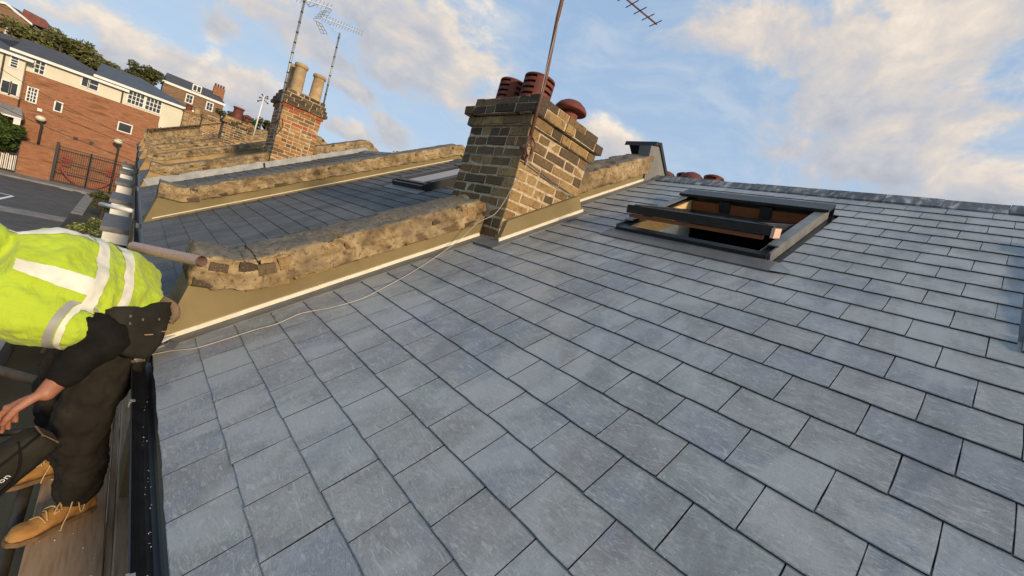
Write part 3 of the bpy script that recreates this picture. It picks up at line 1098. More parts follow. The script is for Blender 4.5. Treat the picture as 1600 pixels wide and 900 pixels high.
chimney(c5, 1.65, 2.55, 33.0, 33.7, 3.15, 24, .0785, lambda c, r: ['stock_brick', 'orange_brick'], [.03, .05, .0], False, 15, .4)
tall_pot(c5, 1.85, 33.3, 3.14, .15, .35, 'terracotta')
tall_pot(c5, 2.25, 33.3, 3.14, .15, .3, 'buff_clay')
# stack behind the ridge: only its pots look over
c6 = thing('chimney_stack', 'rear chimney stack hidden behind the near ridge, row of round red pots peeping over', 'chimney', (4.9, 2.65, 0.9), CHG)
chimney(c6, 4.62, 5.20, 2.15, 3.2, 2.24, 14, .0785, lambda c, r: ['stock_brick'], [.02, .03], False, 16, -9)
hooded_pot(c6, 4.90, 2.98, 2.24, .13, .37)
louvred_pot(c6, 4.98, 2.76, 2.24, .11, .35)
hooded_pot(c6, 4.86, 2.60, 2.24, .135, .37)
louvred_pot(c6, 4.96, 2.37, 2.24, .12, .34)

# ------------------------------------------------------------------ party walls
PL = ['near low party wall with ochre render band and crumbling coping beside the worker',
      'second low party wall, long and straight, beyond the dark roof with the closed roof window',
      'third low party wall carrying the tall orange chimney, grey lead at its foot',
      'fourth low party wall along the row, just behind the orange chimney',
      'fifth low party wall along the row, level with the fat red pot',
      'sixth low party wall along the row, second from the far end',
      'last low wall of the row topped with toothed brick corbels']


def coping_path(zo, x_end):
    """bottom edge of the coping: a level kneeler at the eaves, then up the slope, over the ridge and down"""
    pts = [Vector((.078, 0, .335 + zo)), Vector((.30, 0, .335 + zo))]
    a = rp(.52, 0, .125, zo)
    pts.append(a)
    top = rp(RIDGE_U, 0, .13, zo)
    if x_end <= RIDGE_X:
        pts.append(rp(x_end / CT, 0, .13, zo))
        return pts
    pts.append(Vector((RIDGE_X + .02, 0, top.z)))
    L = x_end - RIDGE_X
    pts.append(Vector((x_end, 0, top.z - L * math.tan(TH))))
    return pts


def coping(wall, y0, y1, path, seed, thick, step, amp, xr=None):
    """rough cast coping swept along the path; broken, lumpy surface"""
    P = [path[0]]
    for a, b in zip(path, path[1:]):
        n = max(1, int((b - a).length / step))
        P += [a + (b - a) * (k / n) for k in range(1, n + 1)]
    if xr:
        P = [p for p in P if xr[0] <= p.x <= xr[1]]
    w = y1 - y0
    nf, nt = (14, 10) if step < .03 else (5, 5)
    ring = [(0, 0)] + [(0, thick * k / nf) for k in range(1, nf + 1)]
    ring += [(w * k / nt, thick + .016 * math.sin(math.pi * k / nt)) for k in range(1, nt + 1)]
    ring += [(w, thick * .5), (w, 0), (w * .66, .0), (w * .33, .0)]
    m = MB()
    n = len(ring)
    np_ = len(P)
    sv = Vector((seed * 3.1, seed * 1.7, seed * .9))
    for i, p in enumerate(P):
        t = (P[min(i + 1, np_ - 1)] - P[max(i - 1, 0)]).normalized()
        up = Vector((-t.z, 0, t.x))
        up = (up + Vector((0, 0, .6))).normalized() if p.x < .4 else up
        for (a, b) in ring:
            q = Vector((p.x, y0 + a, p.z)) + up * b
            d1 = noise.noise(q * 9 + sv)
            d2 = noise.noise(q * 31 + sv)
            d3 = noise.noise(Vector((q.x * 6, q.y * 6, q.z * 14)) + sv * 2)
            chip = -.016 if d3 > .22 else 0.0
            nrm = Vector((0, -1, 0)) if a <= 0 else (up if b > thick * .9 else Vector((0, 1, 0)))
            if a <= 0 and b >= thick * .99:
                nrm = (Vector((0, -1, 0)) + up).normalized()
            if a <= 0 and abs(b / thick - .42) < .05:
                chip -= .013 * max(0.0, min(1.0, .75 + 2.2 * noise.noise(q * 5 + sv)))
            d4 = noise.noise(q * 75 + sv)
            chip += d4 * .0035
            q += nrm * ((d1 * 1.0 + d2 * .7) * amp + (chip if amp > .005 else 0))
            if b == 0 and a == 0:
                q += up * (d1 * .02 + d2 * .010)
            m.v.append(tuple(q))
    for i in range(np_ - 1):
        for k in range(n):
            a, b = i * n + k, i * n + (k + 1) % n
            m.f.append((a, a + n, b + n, b))
    m.f.append(tuple(range(n)))
    m.f.append(tuple(reversed(range((np_ - 1) * n, np_ * n))))
    o = m.obj('coping', 'coping_render', wall, step < .03)
    merge_normals(o)
    return P, thick


def wall_bricks(wall, y0, P, thick, seed, parts, density):
    """bricks that show through the worn coping: a course of headers on top of a course of stretchers"""
    rnd = random.Random(seed)
    rest = MB()
    tint = []
    d = 0.0
    nxt = [0.0, .06]
    for a, b in zip(P, P[1:]):
        seg = (b - a).length
        d += seg
        t = (b - a).normalized()
        for row in (0, 1):
            if d >= nxt[row]:
                L = (BL if row == 0 else BD) + .012
                nxt[row] = d + L
                if rnd.random() > density[row]:
                    continue
                ang = -math.atan2(t.z, t.x)
                up = Vector((-t.z, 0, t.x))
                q = b + up * (-.004 if row == 0 else .078 + rnd.uniform(-.01, .025))
                hh = rnd.uniform(.6, 1.0) if row else rnd.uniform(.55, .85)
                mw = Matrix.Translation((q.x, y0 + .004 + rnd.uniform(-.005, .007), q.z)) @ Matrix.Rotation(ang + rnd.uniform(-.04, .04), 4, 'Y') @ Matrix.Diagonal(((L - .012) * rnd.uniform(.5, 1.0) / BL, 1, hh, 1))
                vi = rnd.randrange(8)
                if parts:
                    o = bpy.data.objects.new('brick', BV['stock_brick' if rnd.random() < .45 else 'soot_brick'][vi][0])
                    link(o, wall, mw)
                else:
                    vs, fs = BV['soot_brick'][vi][1:]
                    rest.add([mw @ Vector(v) for v in vs], fs)
                    tint += [rnd.random()] * len(fs)
    if rest.v:
        o = rest.obj('brick_remainder', 'soot_brick', wall, False, tint)
        o['kind'] = 'stuff'


for i, (y0, zo) in enumerate(WALLS):
    w = thing('parapet_wall', PL[i], 'wall', (0, y0, GROUND), 'party walls between the roofs')
    xe = 7.2
    path = coping_path(zo, xe)
    mb = MB()
    poly = [(.02, GROUND), (xe, GROUND)]
    poly += [(p.x, p.z + .04) for p in reversed(path[1:])] + [(.092, path[0].z + .04), (.005, -.02 + zo)]
    mb.prism_y(poly, y0, y0 + WT)
    o = mb.obj('render_band', 'ochre_render' if i < 2 else 'old_ochre_render', w)
    th_ = .160
    if i == 0:
        P, t_ = coping(w, y0 - .03, y0 + WT + .03, path, 1, th_, .010, .0105, (0, 1.70))
        wall_bricks(w, y0 - .03, P, t_, 21, True, (.9, .8))
        P, t_ = coping(w, y0 - .03, y0 + WT + .03, path, 2, th_, .014, .0095, (2.40, 3.60))
        wall_bricks(w, y0 - .03, P, t_, 22, True, (.3, .2))
    elif i == 1:
        P, t_ = coping(w, y0 - .03, y0 + WT + .03, path, 3, th_, .022, .0095)
        wall_bricks(w, y0 - .03, P, t_, 23, True, (.45, .3))
    elif i < 6:
        P, t_ = coping(w, y0 - .03, y0 + WT + .03, path, 3 + i, th_, .05, .008)
        wall_bricks(w, y0 - .03, P, t_, 23 + i, False, (.4, .3))
    else:
        P, t_ = coping(w, y0 - .03, y0 + WT + .03, path, 3 + i, .40, .06, .006)
        # dentil courses of brick
        rest = MB()
        tint = []
        rr = random.Random(5)
        L = 0
        acc = 0
        for a, b in zip(P, P[1:]):
            tt = (b - a).normalized()
            up = Vector((-tt.z, 0, tt.x))
            for dz in (.32, .41):
                q = b + up * dz
                mw = Matrix.Translation((q.x, y0 - .09 - (dz > .4) * .03, q.z)) @ Matrix.Rotation(-math.atan2(tt.z, tt.x), 4, 'Y') @ Matrix.Diagonal((.035 / BL if dz < .4 else .056 / BL, 3.6, 1.1, 1))
                vs, fs = BV['soot_brick'][rr.randrange(8)][1:]
                rest.add([mw @ Vector(v) for v in vs], fs)
                tint += [rr.random()] * len(fs)
        o = rest.obj('corbel_bricks', 'soot_brick', w, False, tint)
        o['kind'] = 'stuff'
    # foot of the band
    if i in (0, 1):
        bd = MB()
        segs = ((.0, 1.70 / CT), (2.46 / CT, RIDGE_U - .15)) if i == 0 else ((.1, RIDGE_U - .1),)
        for (ua, ub) in segs:
            n = 10
            for k in range(n):
                u0_, u1_ = ua + (ub - ua) * k / n, ua + (ub - ua) * (k + 1) / n + .004
                yy = y0 - .014 - .002 * (k % 2)
                bh = .040 if i == 0 else .028
                p = [rp(u0_, yy, .018), rp(u1_, yy, .018), rp(u1_, yy, bh), rp(u0_, yy, bh)]
                q = [Vector((v.x, y0 - .0004, v.z)) for v in p]
                bd.add(p + q, [(0, 1, 2, 3), (3, 2, 6, 7), (0, 4, 5, 1), (0, 3, 7, 4), (1, 5, 6, 2)])
        bd.obj('render_bead', 'cream_bead', w)
    elif i == 2:
        ld = MB()
        u = .1
        while u < RIDGE_U + .1:
            u2 = min(u + .62, RIDGE_U + .12)
            m_ = .004 if int(u / .62) % 2 else .0
            p = [rp(u, y0 - .016 - m_, -.01, zo), rp(u2 + .02, y0 - .016 - m_, -.01, zo), rp(u2 + .02, y0 - .012 - m_, .125, zo), rp(u, y0 - .012 - m_, .125, zo)]
            q = [Vector((v.x, y0 + .003, v.z)) for v in p]
            ld.add(p + q, [(0, 1, 2, 3), (3, 2, 6, 7), (0, 3, 7, 4), (1, 5, 6, 2)])
            u = u2
        ld.obj('lead_flashing', 'lead', w)
    if i == 0:
        # slate clad end of the wall at the ridge: sloping cheek with a dark board along its edge
        ck = MB()
        ck.prism_y([(3.55, 2.02), (3.98, 2.19), (3.63, 2.44), (3.47, 2.39)], y0 - .02, y0 + .115)
        o = ck.obj('cheek', 'paving', w)
        cb = MB()
        cb.prism_y([(3.52, 2.41), (3.599, 2.44), (3.614, 2.478), (3.525, 2.455)], y0 - .03, y0 + WT + .02)
        cb.prism_y([(3.60, 2.447), (3.93, 2.215), (3.995, 2.21), (3.618, 2.481)], y0 - .035, y0 + WT + .022)
        o = cb.obj('edge_board', 'anthracite', w)
        merge_normals(o)

# ------------------------------------------------------------------ roof windows
def roof_window(label, hole, zo, openang, detail, tall=False):
    u0, u1, y0, y1 = hole
    t = thing('roof_window', label, 'roof window', rp((u0 + u1) / 2, (y0 + y1) / 2, 0, zo), 'roof windows')
    F = rmat(u0, y0, 0, zo)
    L, Wd = u1 - u0, y1 - y0
    fw = .055

    def part(name, mat, boxes, parent=t, mw=F, smooth=False):
        m = MB()
        for a, b in boxes:
            m.box(a, b, mw)
        return m.obj(name, mat, parent)
    hgt = .045 if detail else .075 if tall else .014
    part('outer_frame', 'anthracite', [((0, .001, -.05), (fw, Wd - .001, hgt)), ((L - fw - .02, .001, -.05), (L - .001, Wd - .001, hgt + .02)),
                                       ((fw, 0, -.05), (L - fw - .02, fw, hgt - .003)), ((fw, Wd - fw, -.05), (L - fw - .02, Wd, hgt - .003))])
    part('side_cladding', 'anthracite' if tall else 'grey_cladding', [((.02, -.012, -.002), (L - .002, -.001, hgt + .012)), ((.02, Wd + .001, -.002), (L - .002, Wd + .012, hgt + .012)),
                                            ((.12, -.012, hgt + .013), (L - .10, .045, hgt + .020)), ((.12, Wd - .045, hgt + .013), (L - .10, Wd + .012, hgt + .020))])
    part('head_cover', 'anthracite', [((L - .115, -.03, hgt + .022), (L + .03, Wd + .03, hgt + (.042 if detail else .030))), ((L + .0305, -.03, .0), (L + .042, Wd + .03, hgt + .042))])
    ap = MB()
    ap.add([F @ Vector(v) for v in ((-.115, -.055, .0135), (-.115, Wd + .045, .0135), (-.002, Wd + .045, .024), (-.002, -.055, .024), (-.115, -.055, .004), (-.115, Wd + .045, .004), (-.002, -.055, .002), (-.002, Wd + .045, .002))],
           [(0, 3, 2, 1), (0, 1, 5, 4), (0, 4, 6, 3), (1, 2, 7, 5)])
    o = ap.obj('apron_flashing', 'dark_lead', t)
    # timber lining of the opening
    dp = .26
    part('lining', 'pine', [((fw, fw - .003, -dp), (L - fw - .02, fw + .016, .030)), ((fw, Wd - fw - .016, -dp), (L - fw - .02, Wd - fw + .003, .030))])
    part('head_lining', 'stained_wood', [((L - fw - .04, fw + .017, -.13), (L - fw - .0205, Wd - fw - .017, .030))])
    part('sill_lining', 'pine', [((fw + .0005, fw + .017, -dp), (fw + .018, Wd - fw - .017, .026))])
    part('plaster_reveal', 'plaster_white', [((fw + .02, Wd - fw - .024, -dp - .35), (L - fw - .05, Wd - fw - .0165, -.10)), ((fw + .02, fw + .0165, -dp - .35), (L - fw - .05, fw + .024, -.14))])
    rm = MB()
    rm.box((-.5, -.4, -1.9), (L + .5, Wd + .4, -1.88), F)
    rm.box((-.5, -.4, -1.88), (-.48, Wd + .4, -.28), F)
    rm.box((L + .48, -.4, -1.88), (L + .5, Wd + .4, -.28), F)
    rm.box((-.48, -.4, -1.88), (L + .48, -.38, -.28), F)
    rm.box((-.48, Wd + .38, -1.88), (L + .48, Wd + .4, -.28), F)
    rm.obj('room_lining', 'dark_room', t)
    # centre hung sash
    piv = F @ Matrix.Translation((L * .5 - .01, 0, .045 if detail else .068 if tall else .004)) @ Matrix.Rotation(openang, 4, 'Y')
    hl = L / 2 - .06
    a, b = .062, Wd - .062
    if openang == 0:
        a, b = .058, Wd - .058
    sash = part('sash', 'anthracite', [((-hl, a - .045, -.030), (-hl + .052, b + .02, .024)), ((hl - .045, a, -.02), (hl, b, .03)),
                                       ((-hl + .052, a, -.02), (hl - .045, a + .05, .03)), ((-hl + .052, b - .05, -.02), (hl - .045, b, .03))], t, piv)
    part('pane', 'skylight_glass' if detail else 'window_glass', [((-hl + .05, a + .049, .004), (hl - .044, b - .049, .012))], sash, piv)
    part('sash_timber', 'stained_wood', [((-hl + .012, a, -.058), (-hl + .05, b, -.0345)), ((hl - .045, a, -.05), (hl - .002, b, -.0205))], sash, piv)
    if detail:
        part('sash_end', 'end_grain', [((-hl - .012, a - .062, -.040), (-hl + .095, a - .0455, .012))], sash, piv)
        part('hinge', 'black_iron', [((L - fw - .052, .30, -.03), (L - fw - .0405, .38, .055)), ((L - fw - .052, Wd - .38, -.03), (L - fw - .0405, Wd - .30, .055))])
        part('catch', 'galvanised', [((-hl + .06, b - .10, -.075), (-hl + .075, b - .055, -.05))], sash, piv)
        cn = MB()
        cn.add([F @ Vector(v) for v in ((-.105, -.125, .014), (-.05, -.125, .0145), (.02, -.056, .015), (-.116, -.056, .0155), (-.085, -.145, .0138))], [(0, 4, 1, 2, 3)])
        cn.obj('flashing_corner', 'lead', t)
    return t


roof_window('open roof window with timber lining in the near slate roof', SKY1, 0, R(15.5), True)
roof_window('roof window at the right edge of the photo, only its left side in view', SKY3, 0, 0, False)
roof_window('closed dark roof window on the second roof, half hidden by the near chimney', SKY2, 0, 0, False, True)

# ------------------------------------------------------------------ aerials
def aerial_pole(t, pts, r, mat, bands=None):
    m = MB()
    m.tube(pts, r, 10)
    m.obj('pole', mat, t, True)
    if bands:
        a, b = Vector(pts[0]), Vector(pts[-1])
        for k in range(bands):
            bm_ = MB()
            p = a + (b - a) * ((k + .5) / bands)
            d = (b - a).normalized()
            bm_.tube([p - d * .012, p + d * .012], r * 1.25, 8)
            bm_.obj('cable_tie', 'black_iron', t)


def yagi(t, p0, p1, n, el, eld, mat='galvanised', r=.007, refl=None):
    p0, p1 = Vector(p0), Vector(p1)
    m = MB()
    m.tube([p0, p1], r, 6)
    b = m.obj('boom', mat, t)
    d = (p1 - p0).normalized()
    for k in range(n):
        p = p1 - d * (.012 + (p1 - p0).length * .96 * k / n)
        e = MB()
        e.tube([p - Vector(eld) * el * (1 + .02 * k), p + Vector(eld) * el * (1 + .02 * k)], r * .55, 6)
        e.obj('element', mat, t)
    return b


AG = 'television aerials on the chimneys'
t = thing('tv_aerial', 'near rusty aerial pole on the near chimney corner, its boom at the top edge', 'aerial', (1.645, 2.17, 1.72), AG)
aerial_pole(t, [(1.648, 2.150, 1.70), (1.640, 2.165, 2.1), (1.60, 2.185, 2.5), (1.58, 2.2, 2.92)], .0125, 'rust_steel')
bx = Vector((2.353, 1.976, 2.864)) - Vector((1.579, 2.2, 2.89))
pe = bx.cross(Vector((0, 0, 1))).normalized()
yagi(t, (1.45, 2.237, 2.894), (2.353, 1.976, 2.864), 11, .062, tuple(pe), 'rust_steel', .0065)
cl_ = MB()
cl_.box((1.552, 2.165, 2.868), (1.608, 2.235, 2.915))
cl_.obj('clamp', 'galvanised', t)
# bracket, lashing and amplifier on the chimney corner
br = MB()
br.box((1.625, 2.155, 1.63), (1.70, 2.20, 1.66))
br.box((1.628, 2.142, 1.56), (1.668, 2.158, 1.72))
for k in range(3):
    c = Vector((1.655, 2.135 - .004 * k, 1.59 + .02 * k))
    br.tube([c + Vector((math.cos(a) * .028, .004 * math.sin(3 * a), math.sin(a) * .03)) for a in [i * math.pi / 7 for i in range(15)]], .0045, 5)
br.tube([(1.66, 2.14, 1.72), (1.69, 2.12, 1.68), (1.685, 2.13, 1.62), (1.65, 2.13, 1.57), (1.66, 2.14, 1.53)], .006, 5)
br.obj('bracket', 'rust_steel', t, True)
bp = MB()
bp.add([(1.668, 2.15, 1.75), (1.705, 2.19, 1.64), (1.665, 2.15, 1.65), (1.70, 2.20, 1.72)], [(0, 2, 1, 3), (3, 1, 2, 0)])
bp.box((1.632, 2.128, 1.60), (1.662, 2.143, 1.665))
bp.obj('amplifier', 'buff_clay', t)
ls = MB()
ls.tube([(1.70, 2.236, 1.60), (2.05, 2.228, 1.55), (2.41, 2.236, 1.52)], .0028, 4)
ls.tube([(1.70, 2.236, 1.575), (2.05, 2.228, 1.535), (2.41, 2.236, 1.50)], .0028, 4)
ls.tube([(1.697, 2.24, 1.60), (1.694, 2.6, 1.60), (1.697, 2.96, 1.60)], .0028, 4)
ls.obj('lashing_wire', 'galvanised', t)

t = thing('tv_aerial', 'ridged grey aerial pole left of the orange chimney, log aerial at the top edge', 'aerial', (1.79, 10.1, 1.8), AG)
aerial_pole(t, [(1.80, 10.1, 1.72), (1.752, 10.1, 4.55)], .021, 'galvanised', 14)
yagi(t, (1.25, 10.1, 4.36), (2.24, 10.1, 4.63), 13, .10, (.25, .3, .92), 'galvanised', .010)
rf = MB()
rf.tube([(1.72, 10.1, 4.50), (1.85, 10.05, 4.40), (2.0, 10.1, 4.56)], .008, 6)
for k in range(5):
    rf.tube([(1.98 + .02 * k, 10.1, 4.25 + .05 * k), (2.12 + .02 * k, 10.15, 4.36 + .05 * k)], .006, 5)
rf.tube([(2.0, 10.1, 4.23), (2.10, 10.1, 4.48)], .006, 5)
rf.tube([(2.10, 10.15, 4.33), (2.2, 10.15, 4.57)], .006, 5)
rf.obj('reflector', 'galvanised', t)
rf = MB()
rf.tube([(1.78, 10.08, 1.95), (1.80, 9.98, 2.10), (1.86, 9.98, 2.12), (1.92, 10.12, 1.95), (1.86, 10.15, 1.80), (1.76, 10.1, 1.78)], .008, 6)
rf.obj('cable_coil', 'black_iron', t)
t = thing('tv_aerial', 'shorter aerial pole behind the buff pots with a mesh reflector and long boom', 'aerial', (2.73, 10.7, 2.6), AG)
aerial_pole(t, [(2.735, 10.7, 2.55), (2.684, 10.7, 4.47)], .019, 'galvanised', 9)
yagi(t, (2.20, 10.7, 4.56), (3.15, 10.7, 4.735), 15, .085, (.2, .35, .9), 'galvanised', .010)
rf = MB()
A, B, C_, D = Vector((2.16, 10.7, 4.43)), Vector((2.32, 10.85, 4.49)), Vector((2.47, 10.8, 4.34)), Vector((2.31, 10.65, 4.24))
for k in range(4):
    rf.tube([A.lerp(D, k / 3), B.lerp(C_, k / 3)], .006, 5)
for k in range(3):
    rf.tube([A.lerp(B, k / 2), D.lerp(C_, k / 2)], .006, 5)
A2, B2 = Vector((2.22, 10.7, 4.56)), Vector((2.36, 10.8, 4.62))
for k in range(4):
    o_ = Vector((.03, .02, .085)) * k
    rf.tube([A2 + o_, B2 + o_], .006, 5)
rf.tube([A2, A2 + Vector((.09, .06, .26))], .006, 5)
rf.tube([B2, B2 + Vector((.09, .06, .26))], .006, 5)
rf.obj('reflector', 'galvanised', t)
rf = MB()
rf.tube([(2.66, 10.7, 4.47), (2.55, 10.7, 4.46), (2.45, 10.7, 4.52), (2.42, 10.7, 4.60)], .009, 6)
rf.obj('boom_strut', 'galvanised', t)
t = thing('tv_aerial', 'thin pale mast with small black drops beside the fat red pot', 'aerial', (2.77, 18, 2.0), AG)
aerial_pole(t, [(2.77, 18, 1.9), (2.81, 18, 3.56)], .022, 'white_paint')
e = MB()
for k, (dx, dz) in enumerate(((.12, .05), (-.10, .0), (.15, -.1), (-.13, -.14), (.10, .12), (-.05, .13))):
    e.tube([(2.81, 18, 3.45 + dz * .3), (2.81 + dx, 18 + .1 * (k % 2), 3.45 + dz)], .014, 5)
    e.sphere((2.81 + dx, 18 + .1 * (k % 2), 3.45 + dz), .03, 6, 4)
e.obj('dipole', 'black_iron', t)

# cable from the aerial over the low wall and along the slates
cb = MB()
cpts = [(1.60, 2.17, 2.75), (1.610, 2.166, 2.3), (1.655, 2.150, 1.72), (1.66, 2.12, 1.52), (1.655, 2.19, 1.36), (1.655, 2.215, 1.28), (1.62, 2.24, 1.16), (1.56, 2.30, 1.08), (1.51, 2.345, .97), (1.46, 2.36, .89)]
for u, y in ((1.50, 2.31), (1.26, 2.20), (1.05, 2.13), (.9, 2.095), (.74, 2.13), (.62, 2.185), (.50, 2.165), (.41, 2.185), (.27, 2.20), (.16, 2.22), (.075, 2.285), (.0, 2.32), (-.03, 2.33)):
    cpts.append(tuple(rp(u, y, .014)))


def smooth(pts, n=6):
    pts = [Vector(p) for p in pts]
    out = []
    for i in range(len(pts) - 1):
        p0, p1, p2, p3 = pts[max(i - 1, 0)], pts[i], pts[i + 1], pts[min(i + 2, len(pts) - 1)]
        for k in range(n):
            t = k / n
            out.append(.5 * ((2 * p1) + (p2 - p0) * t + (2 * p0 - 5 * p1 + 4 * p2 - p3) * t * t + (3 * p1 - p0 - 3 * p2 + p3) * t ** 3))
    out.append(pts[-1])
    return out


cb.tube(smooth(cpts), .0024, 6)
tag(cb.obj('aerial_cable', 'cable_white', None, True), 'thin pale cable trailing from the near chimney down across the slates', 'cable')
# folded lead offcut and white scrap at the gutter end
lo = MB()
lo.add([(-.05, 2.30, .020), (.06, 2.26, .065), (.085, 2.31, .085), (.03, 2.35, .062), (-.03, 2.36, .045), (.0, 2.31, .055)], [(0, 1, 5), (1, 2, 3, 5), (5, 3, 4), (0, 5, 4)])
lo.tube([(-.06, 2.27, .0), (-.02, 2.29, .035), (.03, 2.30, .06), (.05, 2.34, .06)], .012, 6, True, .35)
tag(lo.obj('lead_offcut', 'dark_lead'), 'folded grey lead offcut on the gutter end below the near low wall', 'lead scrap')
ws = MB()
ws.add([(-.045, 2.37, .030), (.02, 2.365, .055), (.075, 2.405, .085), (.0, 2.42, .05), (-.045, 2.37, .024), (.02, 2.365, .049), (.075, 2.405, .079), (.0, 2.42, .044)],
       [(0, 1, 2, 3), (7, 6, 5, 4), (0, 4, 5, 1), (1, 5, 6, 2), (2, 6, 7, 3), (3, 7, 4, 0)])
tag(ws.obj('plastic_scrap', 'white_paint'), 'small white plastic strip lying at the foot of the near low wall', 'plastic scrap')

# ------------------------------------------------------------------ scaffold
BG = 'scaffold boards under the eaves'


def board(label, x0, x1, y0, y1, z, seed, tilt=0.0):
    rnd = random.Random(seed)
    m = MB()
    n = 14
    for k in range(n + 1):
        y = y0 + (y1 - y0) * k / n
        j = rnd.uniform(-.003, .003)
        for (x, zz) in ((x0 + j, z - .038), (x1 + j, z - .038), (x1 + j, z - .005), (x1 + j - .005, z + rnd.uniform(-.001, .001)), (x0 + j + .005, z + rnd.uniform(-.001, .001)), (x0 + j, z - .005)):
            m.v.append((x, y, zz + tilt * (x - x0)))
    for k in range(n):
        for i in range(6):
            a, b = k * 6 + i, k * 6 + (i + 1) % 6
            m.f.append((a, b, b + 6, a + 6))
    m.f.append((5, 4, 3, 2, 1, 0))
    m.f.append(tuple(range(n * 6, n * 6 + 6)))
    o = m.obj('scaffold_board', 'scaffold_wood')
    merge_normals(o)
    for yy in (y1 - .03,):
        h = MB()
        h.box((x0 - .002, yy - .018, z - .04), (x1 + .002, yy + .018, z + .0035))
        h.obj('end_band', 'galvanised', o)
    return tag(o, label, 'scaffold board', BG)


board('scaffold board under the ochre boot, dusty and grey', -.268, -.030, .3, 3.9, -.80, 1)
board('scaffold board tucked under the black gutter', .0, .13, .2, 3.7, -.797, 2)
st = MB()
st.box((-.026, .3, -.835), (-.004, 3.6, -.815))
tag(st.obj('batten', 'scaffold_wood'), 'thin batten in the gap between the two inner boards', 'batten')
TG = 'scaffold tubes'


def stube(label, a, b, mat='scaffold_dark', r=.0242, fit=None):
    m = MB()
    a, b = Vector(a), Vector(b)
    d = (b - a).normalized()
    m.tube([a, b], r, 14, False)
    m.tube([b, a], r - .004, 14, False)
    for p in (a, b):
        pass
    o = m.obj('scaffold_tube', mat, None, True)
    merge_normals(o)
    if fit:
        for s_ in fit:
            c = a.lerp(b, s_)
            k = MB()
            k.tube([c - d * .03, c + d * .03], r * 1.3, 10)
            k.box(c - Vector((.03, .012, .03)), c + Vector((.03, .05, .03)))
            k.obj('coupler', 'rust_steel', o)
    return tag(o, label, 'scaffold tube', TG)


stube('pale pinkish tube running from behind the worker to the near low wall', (-.133, 2.69, .421), (.07, 2.15, .514), 'copper_tube')
stube('dark ledger tube running along under the boards beside the boot', (-.318, .4, -.83), (-.318, 4.4, -.83), fit=(.75,))
stube('outer ledger tube running along beyond the outer board', (-.74, .4, -.84), (-.74, 4.6, -.84), fit=(.5,))
stube('guard rail tube crossing behind the worker\'s arm', (-.74, 3.3, -.42), (-.27, 2.87, -.41))
stube('upright scaffold tube outside the outer board', (-.80, 3.4, GROUND), (-.80, 3.4, .05), fit=(.8,))
stube('transom tube under the boards, nearest the camera', (-.95, 1.25, -.88), (.0, 1.25, -.88))
stube('transom tube under the boards, behind the worker', (-.95, 3.3, -.88), (.0, 3.3, -.88))
pb = MB()
pb.box((-.68, 2.62, -1.16), (-.52, 2.82, -1.13))
tag(pb.obj('plastic_sheet', 'lead'), 'blue grey sheet lying below the gap left of the boot', 'sheet')
wf = MB()
wf.box((.02, 2.9, -.36), (.135, 3.4, -.30))
tag(wf.obj('wood_block', 'stained_wood'), 'brown wooden block under the eaves behind the worker\'s legs', 'wood block')

# ------------------------------------------------------------------ worker
MANLAB = 'person bending over in a lime hi-vis t-shirt, black trousers and tan boots, bag in hand'
F_ = Vector((-.81, -.59, 0)).normalized()
L_ = Vector((.59, -.81, 0)).normalized()
Z_ = Vector((0, 0, 1))
man = thing('person', MANLAB, 'person', (-.15, 2.5, -.80))
LA = Vector((-.145, 2.36, -.70))      # left ankle
LK = Vector((-.165, 2.36, -.30))
LH = Vector((-.085, 2.43, .12))
RA = Vector((-.225, 2.72, -.70))
RK = Vector((-.26, 2.66, -.30))
RH = LH - L_ * .20
PC = (LH + RH) / 2
NECK = Vector((-.530, 2.315, .325))
LT = Vector((.40, -.55, -.73)).normalized()       # his left, twisted down towards the reaching arm
LS = NECK + LT * .165 + Vector((.02, 0, 0))
RS = NECK - LT * .125 + Vector((.02, 0, -.02))
EL = Vector((-.178, 2.135, .165))
WR = Vector((-.295, 2.07, -.045))
T_ = (NECK - PC).normalized()
LT = (LT - T_ * LT.dot(T_)).normalized()
BK = T_.cross(LT).normalized()          # out of his back
if BK.z < 0:
    BK = -BK


def remeshed(mb, name, mat, parent, vox, smooth_it=2, disp=None, dscale=.1, sub=None):
    o = mb.obj(name, mat, parent, True)
    r = o.modifiers.new('remesh', 'REMESH')
    r.mode = 'VOXEL'
    r.voxel_size = vox
    r.use_smooth_shade = True
    if smooth_it:
        s_ = o.modifiers.new('smooth', 'SMOOTH')
        s_.iterations = smooth_it
        s_.factor = .5
    for (amp, sc, dp) in (disp or []):
        tx = bpy.data.textures.new('folds', 'CLOUDS')
        tx.noise_scale = sc
        tx.noise_depth = dp
        d = o.modifiers.new('folds', 'DISPLACE')
        d.texture = tx
        d.texture_coords = 'LOCAL'
        d.strength = amp
        d.mid_level = .5
    return o


def limb(m, pts, rads, seg=16, ell=None, up=None):
    P = smooth(pts, 6)
    n = len(pts)
    rr = []
    ee = []
    for i in range(len(P)):
        t = i / 6
        k = min(int(t), n - 2)
        f = t - k
        rr.append(rads[k] * (1 - f) + rads[k + 1] * f)
        if ell:
            ee.append(ell[k] * (1 - f) + ell[k + 1] * f)
    m.tube(P, rr, seg, True, ee or None, up)
    m.sphere(P[0], rr[0] * .98)
    m.sphere(P[-1], rr[-1] * .98)


HEAD = NECK + T_ * .17 + F_ * .05 + Vector((0, 0, -.06))
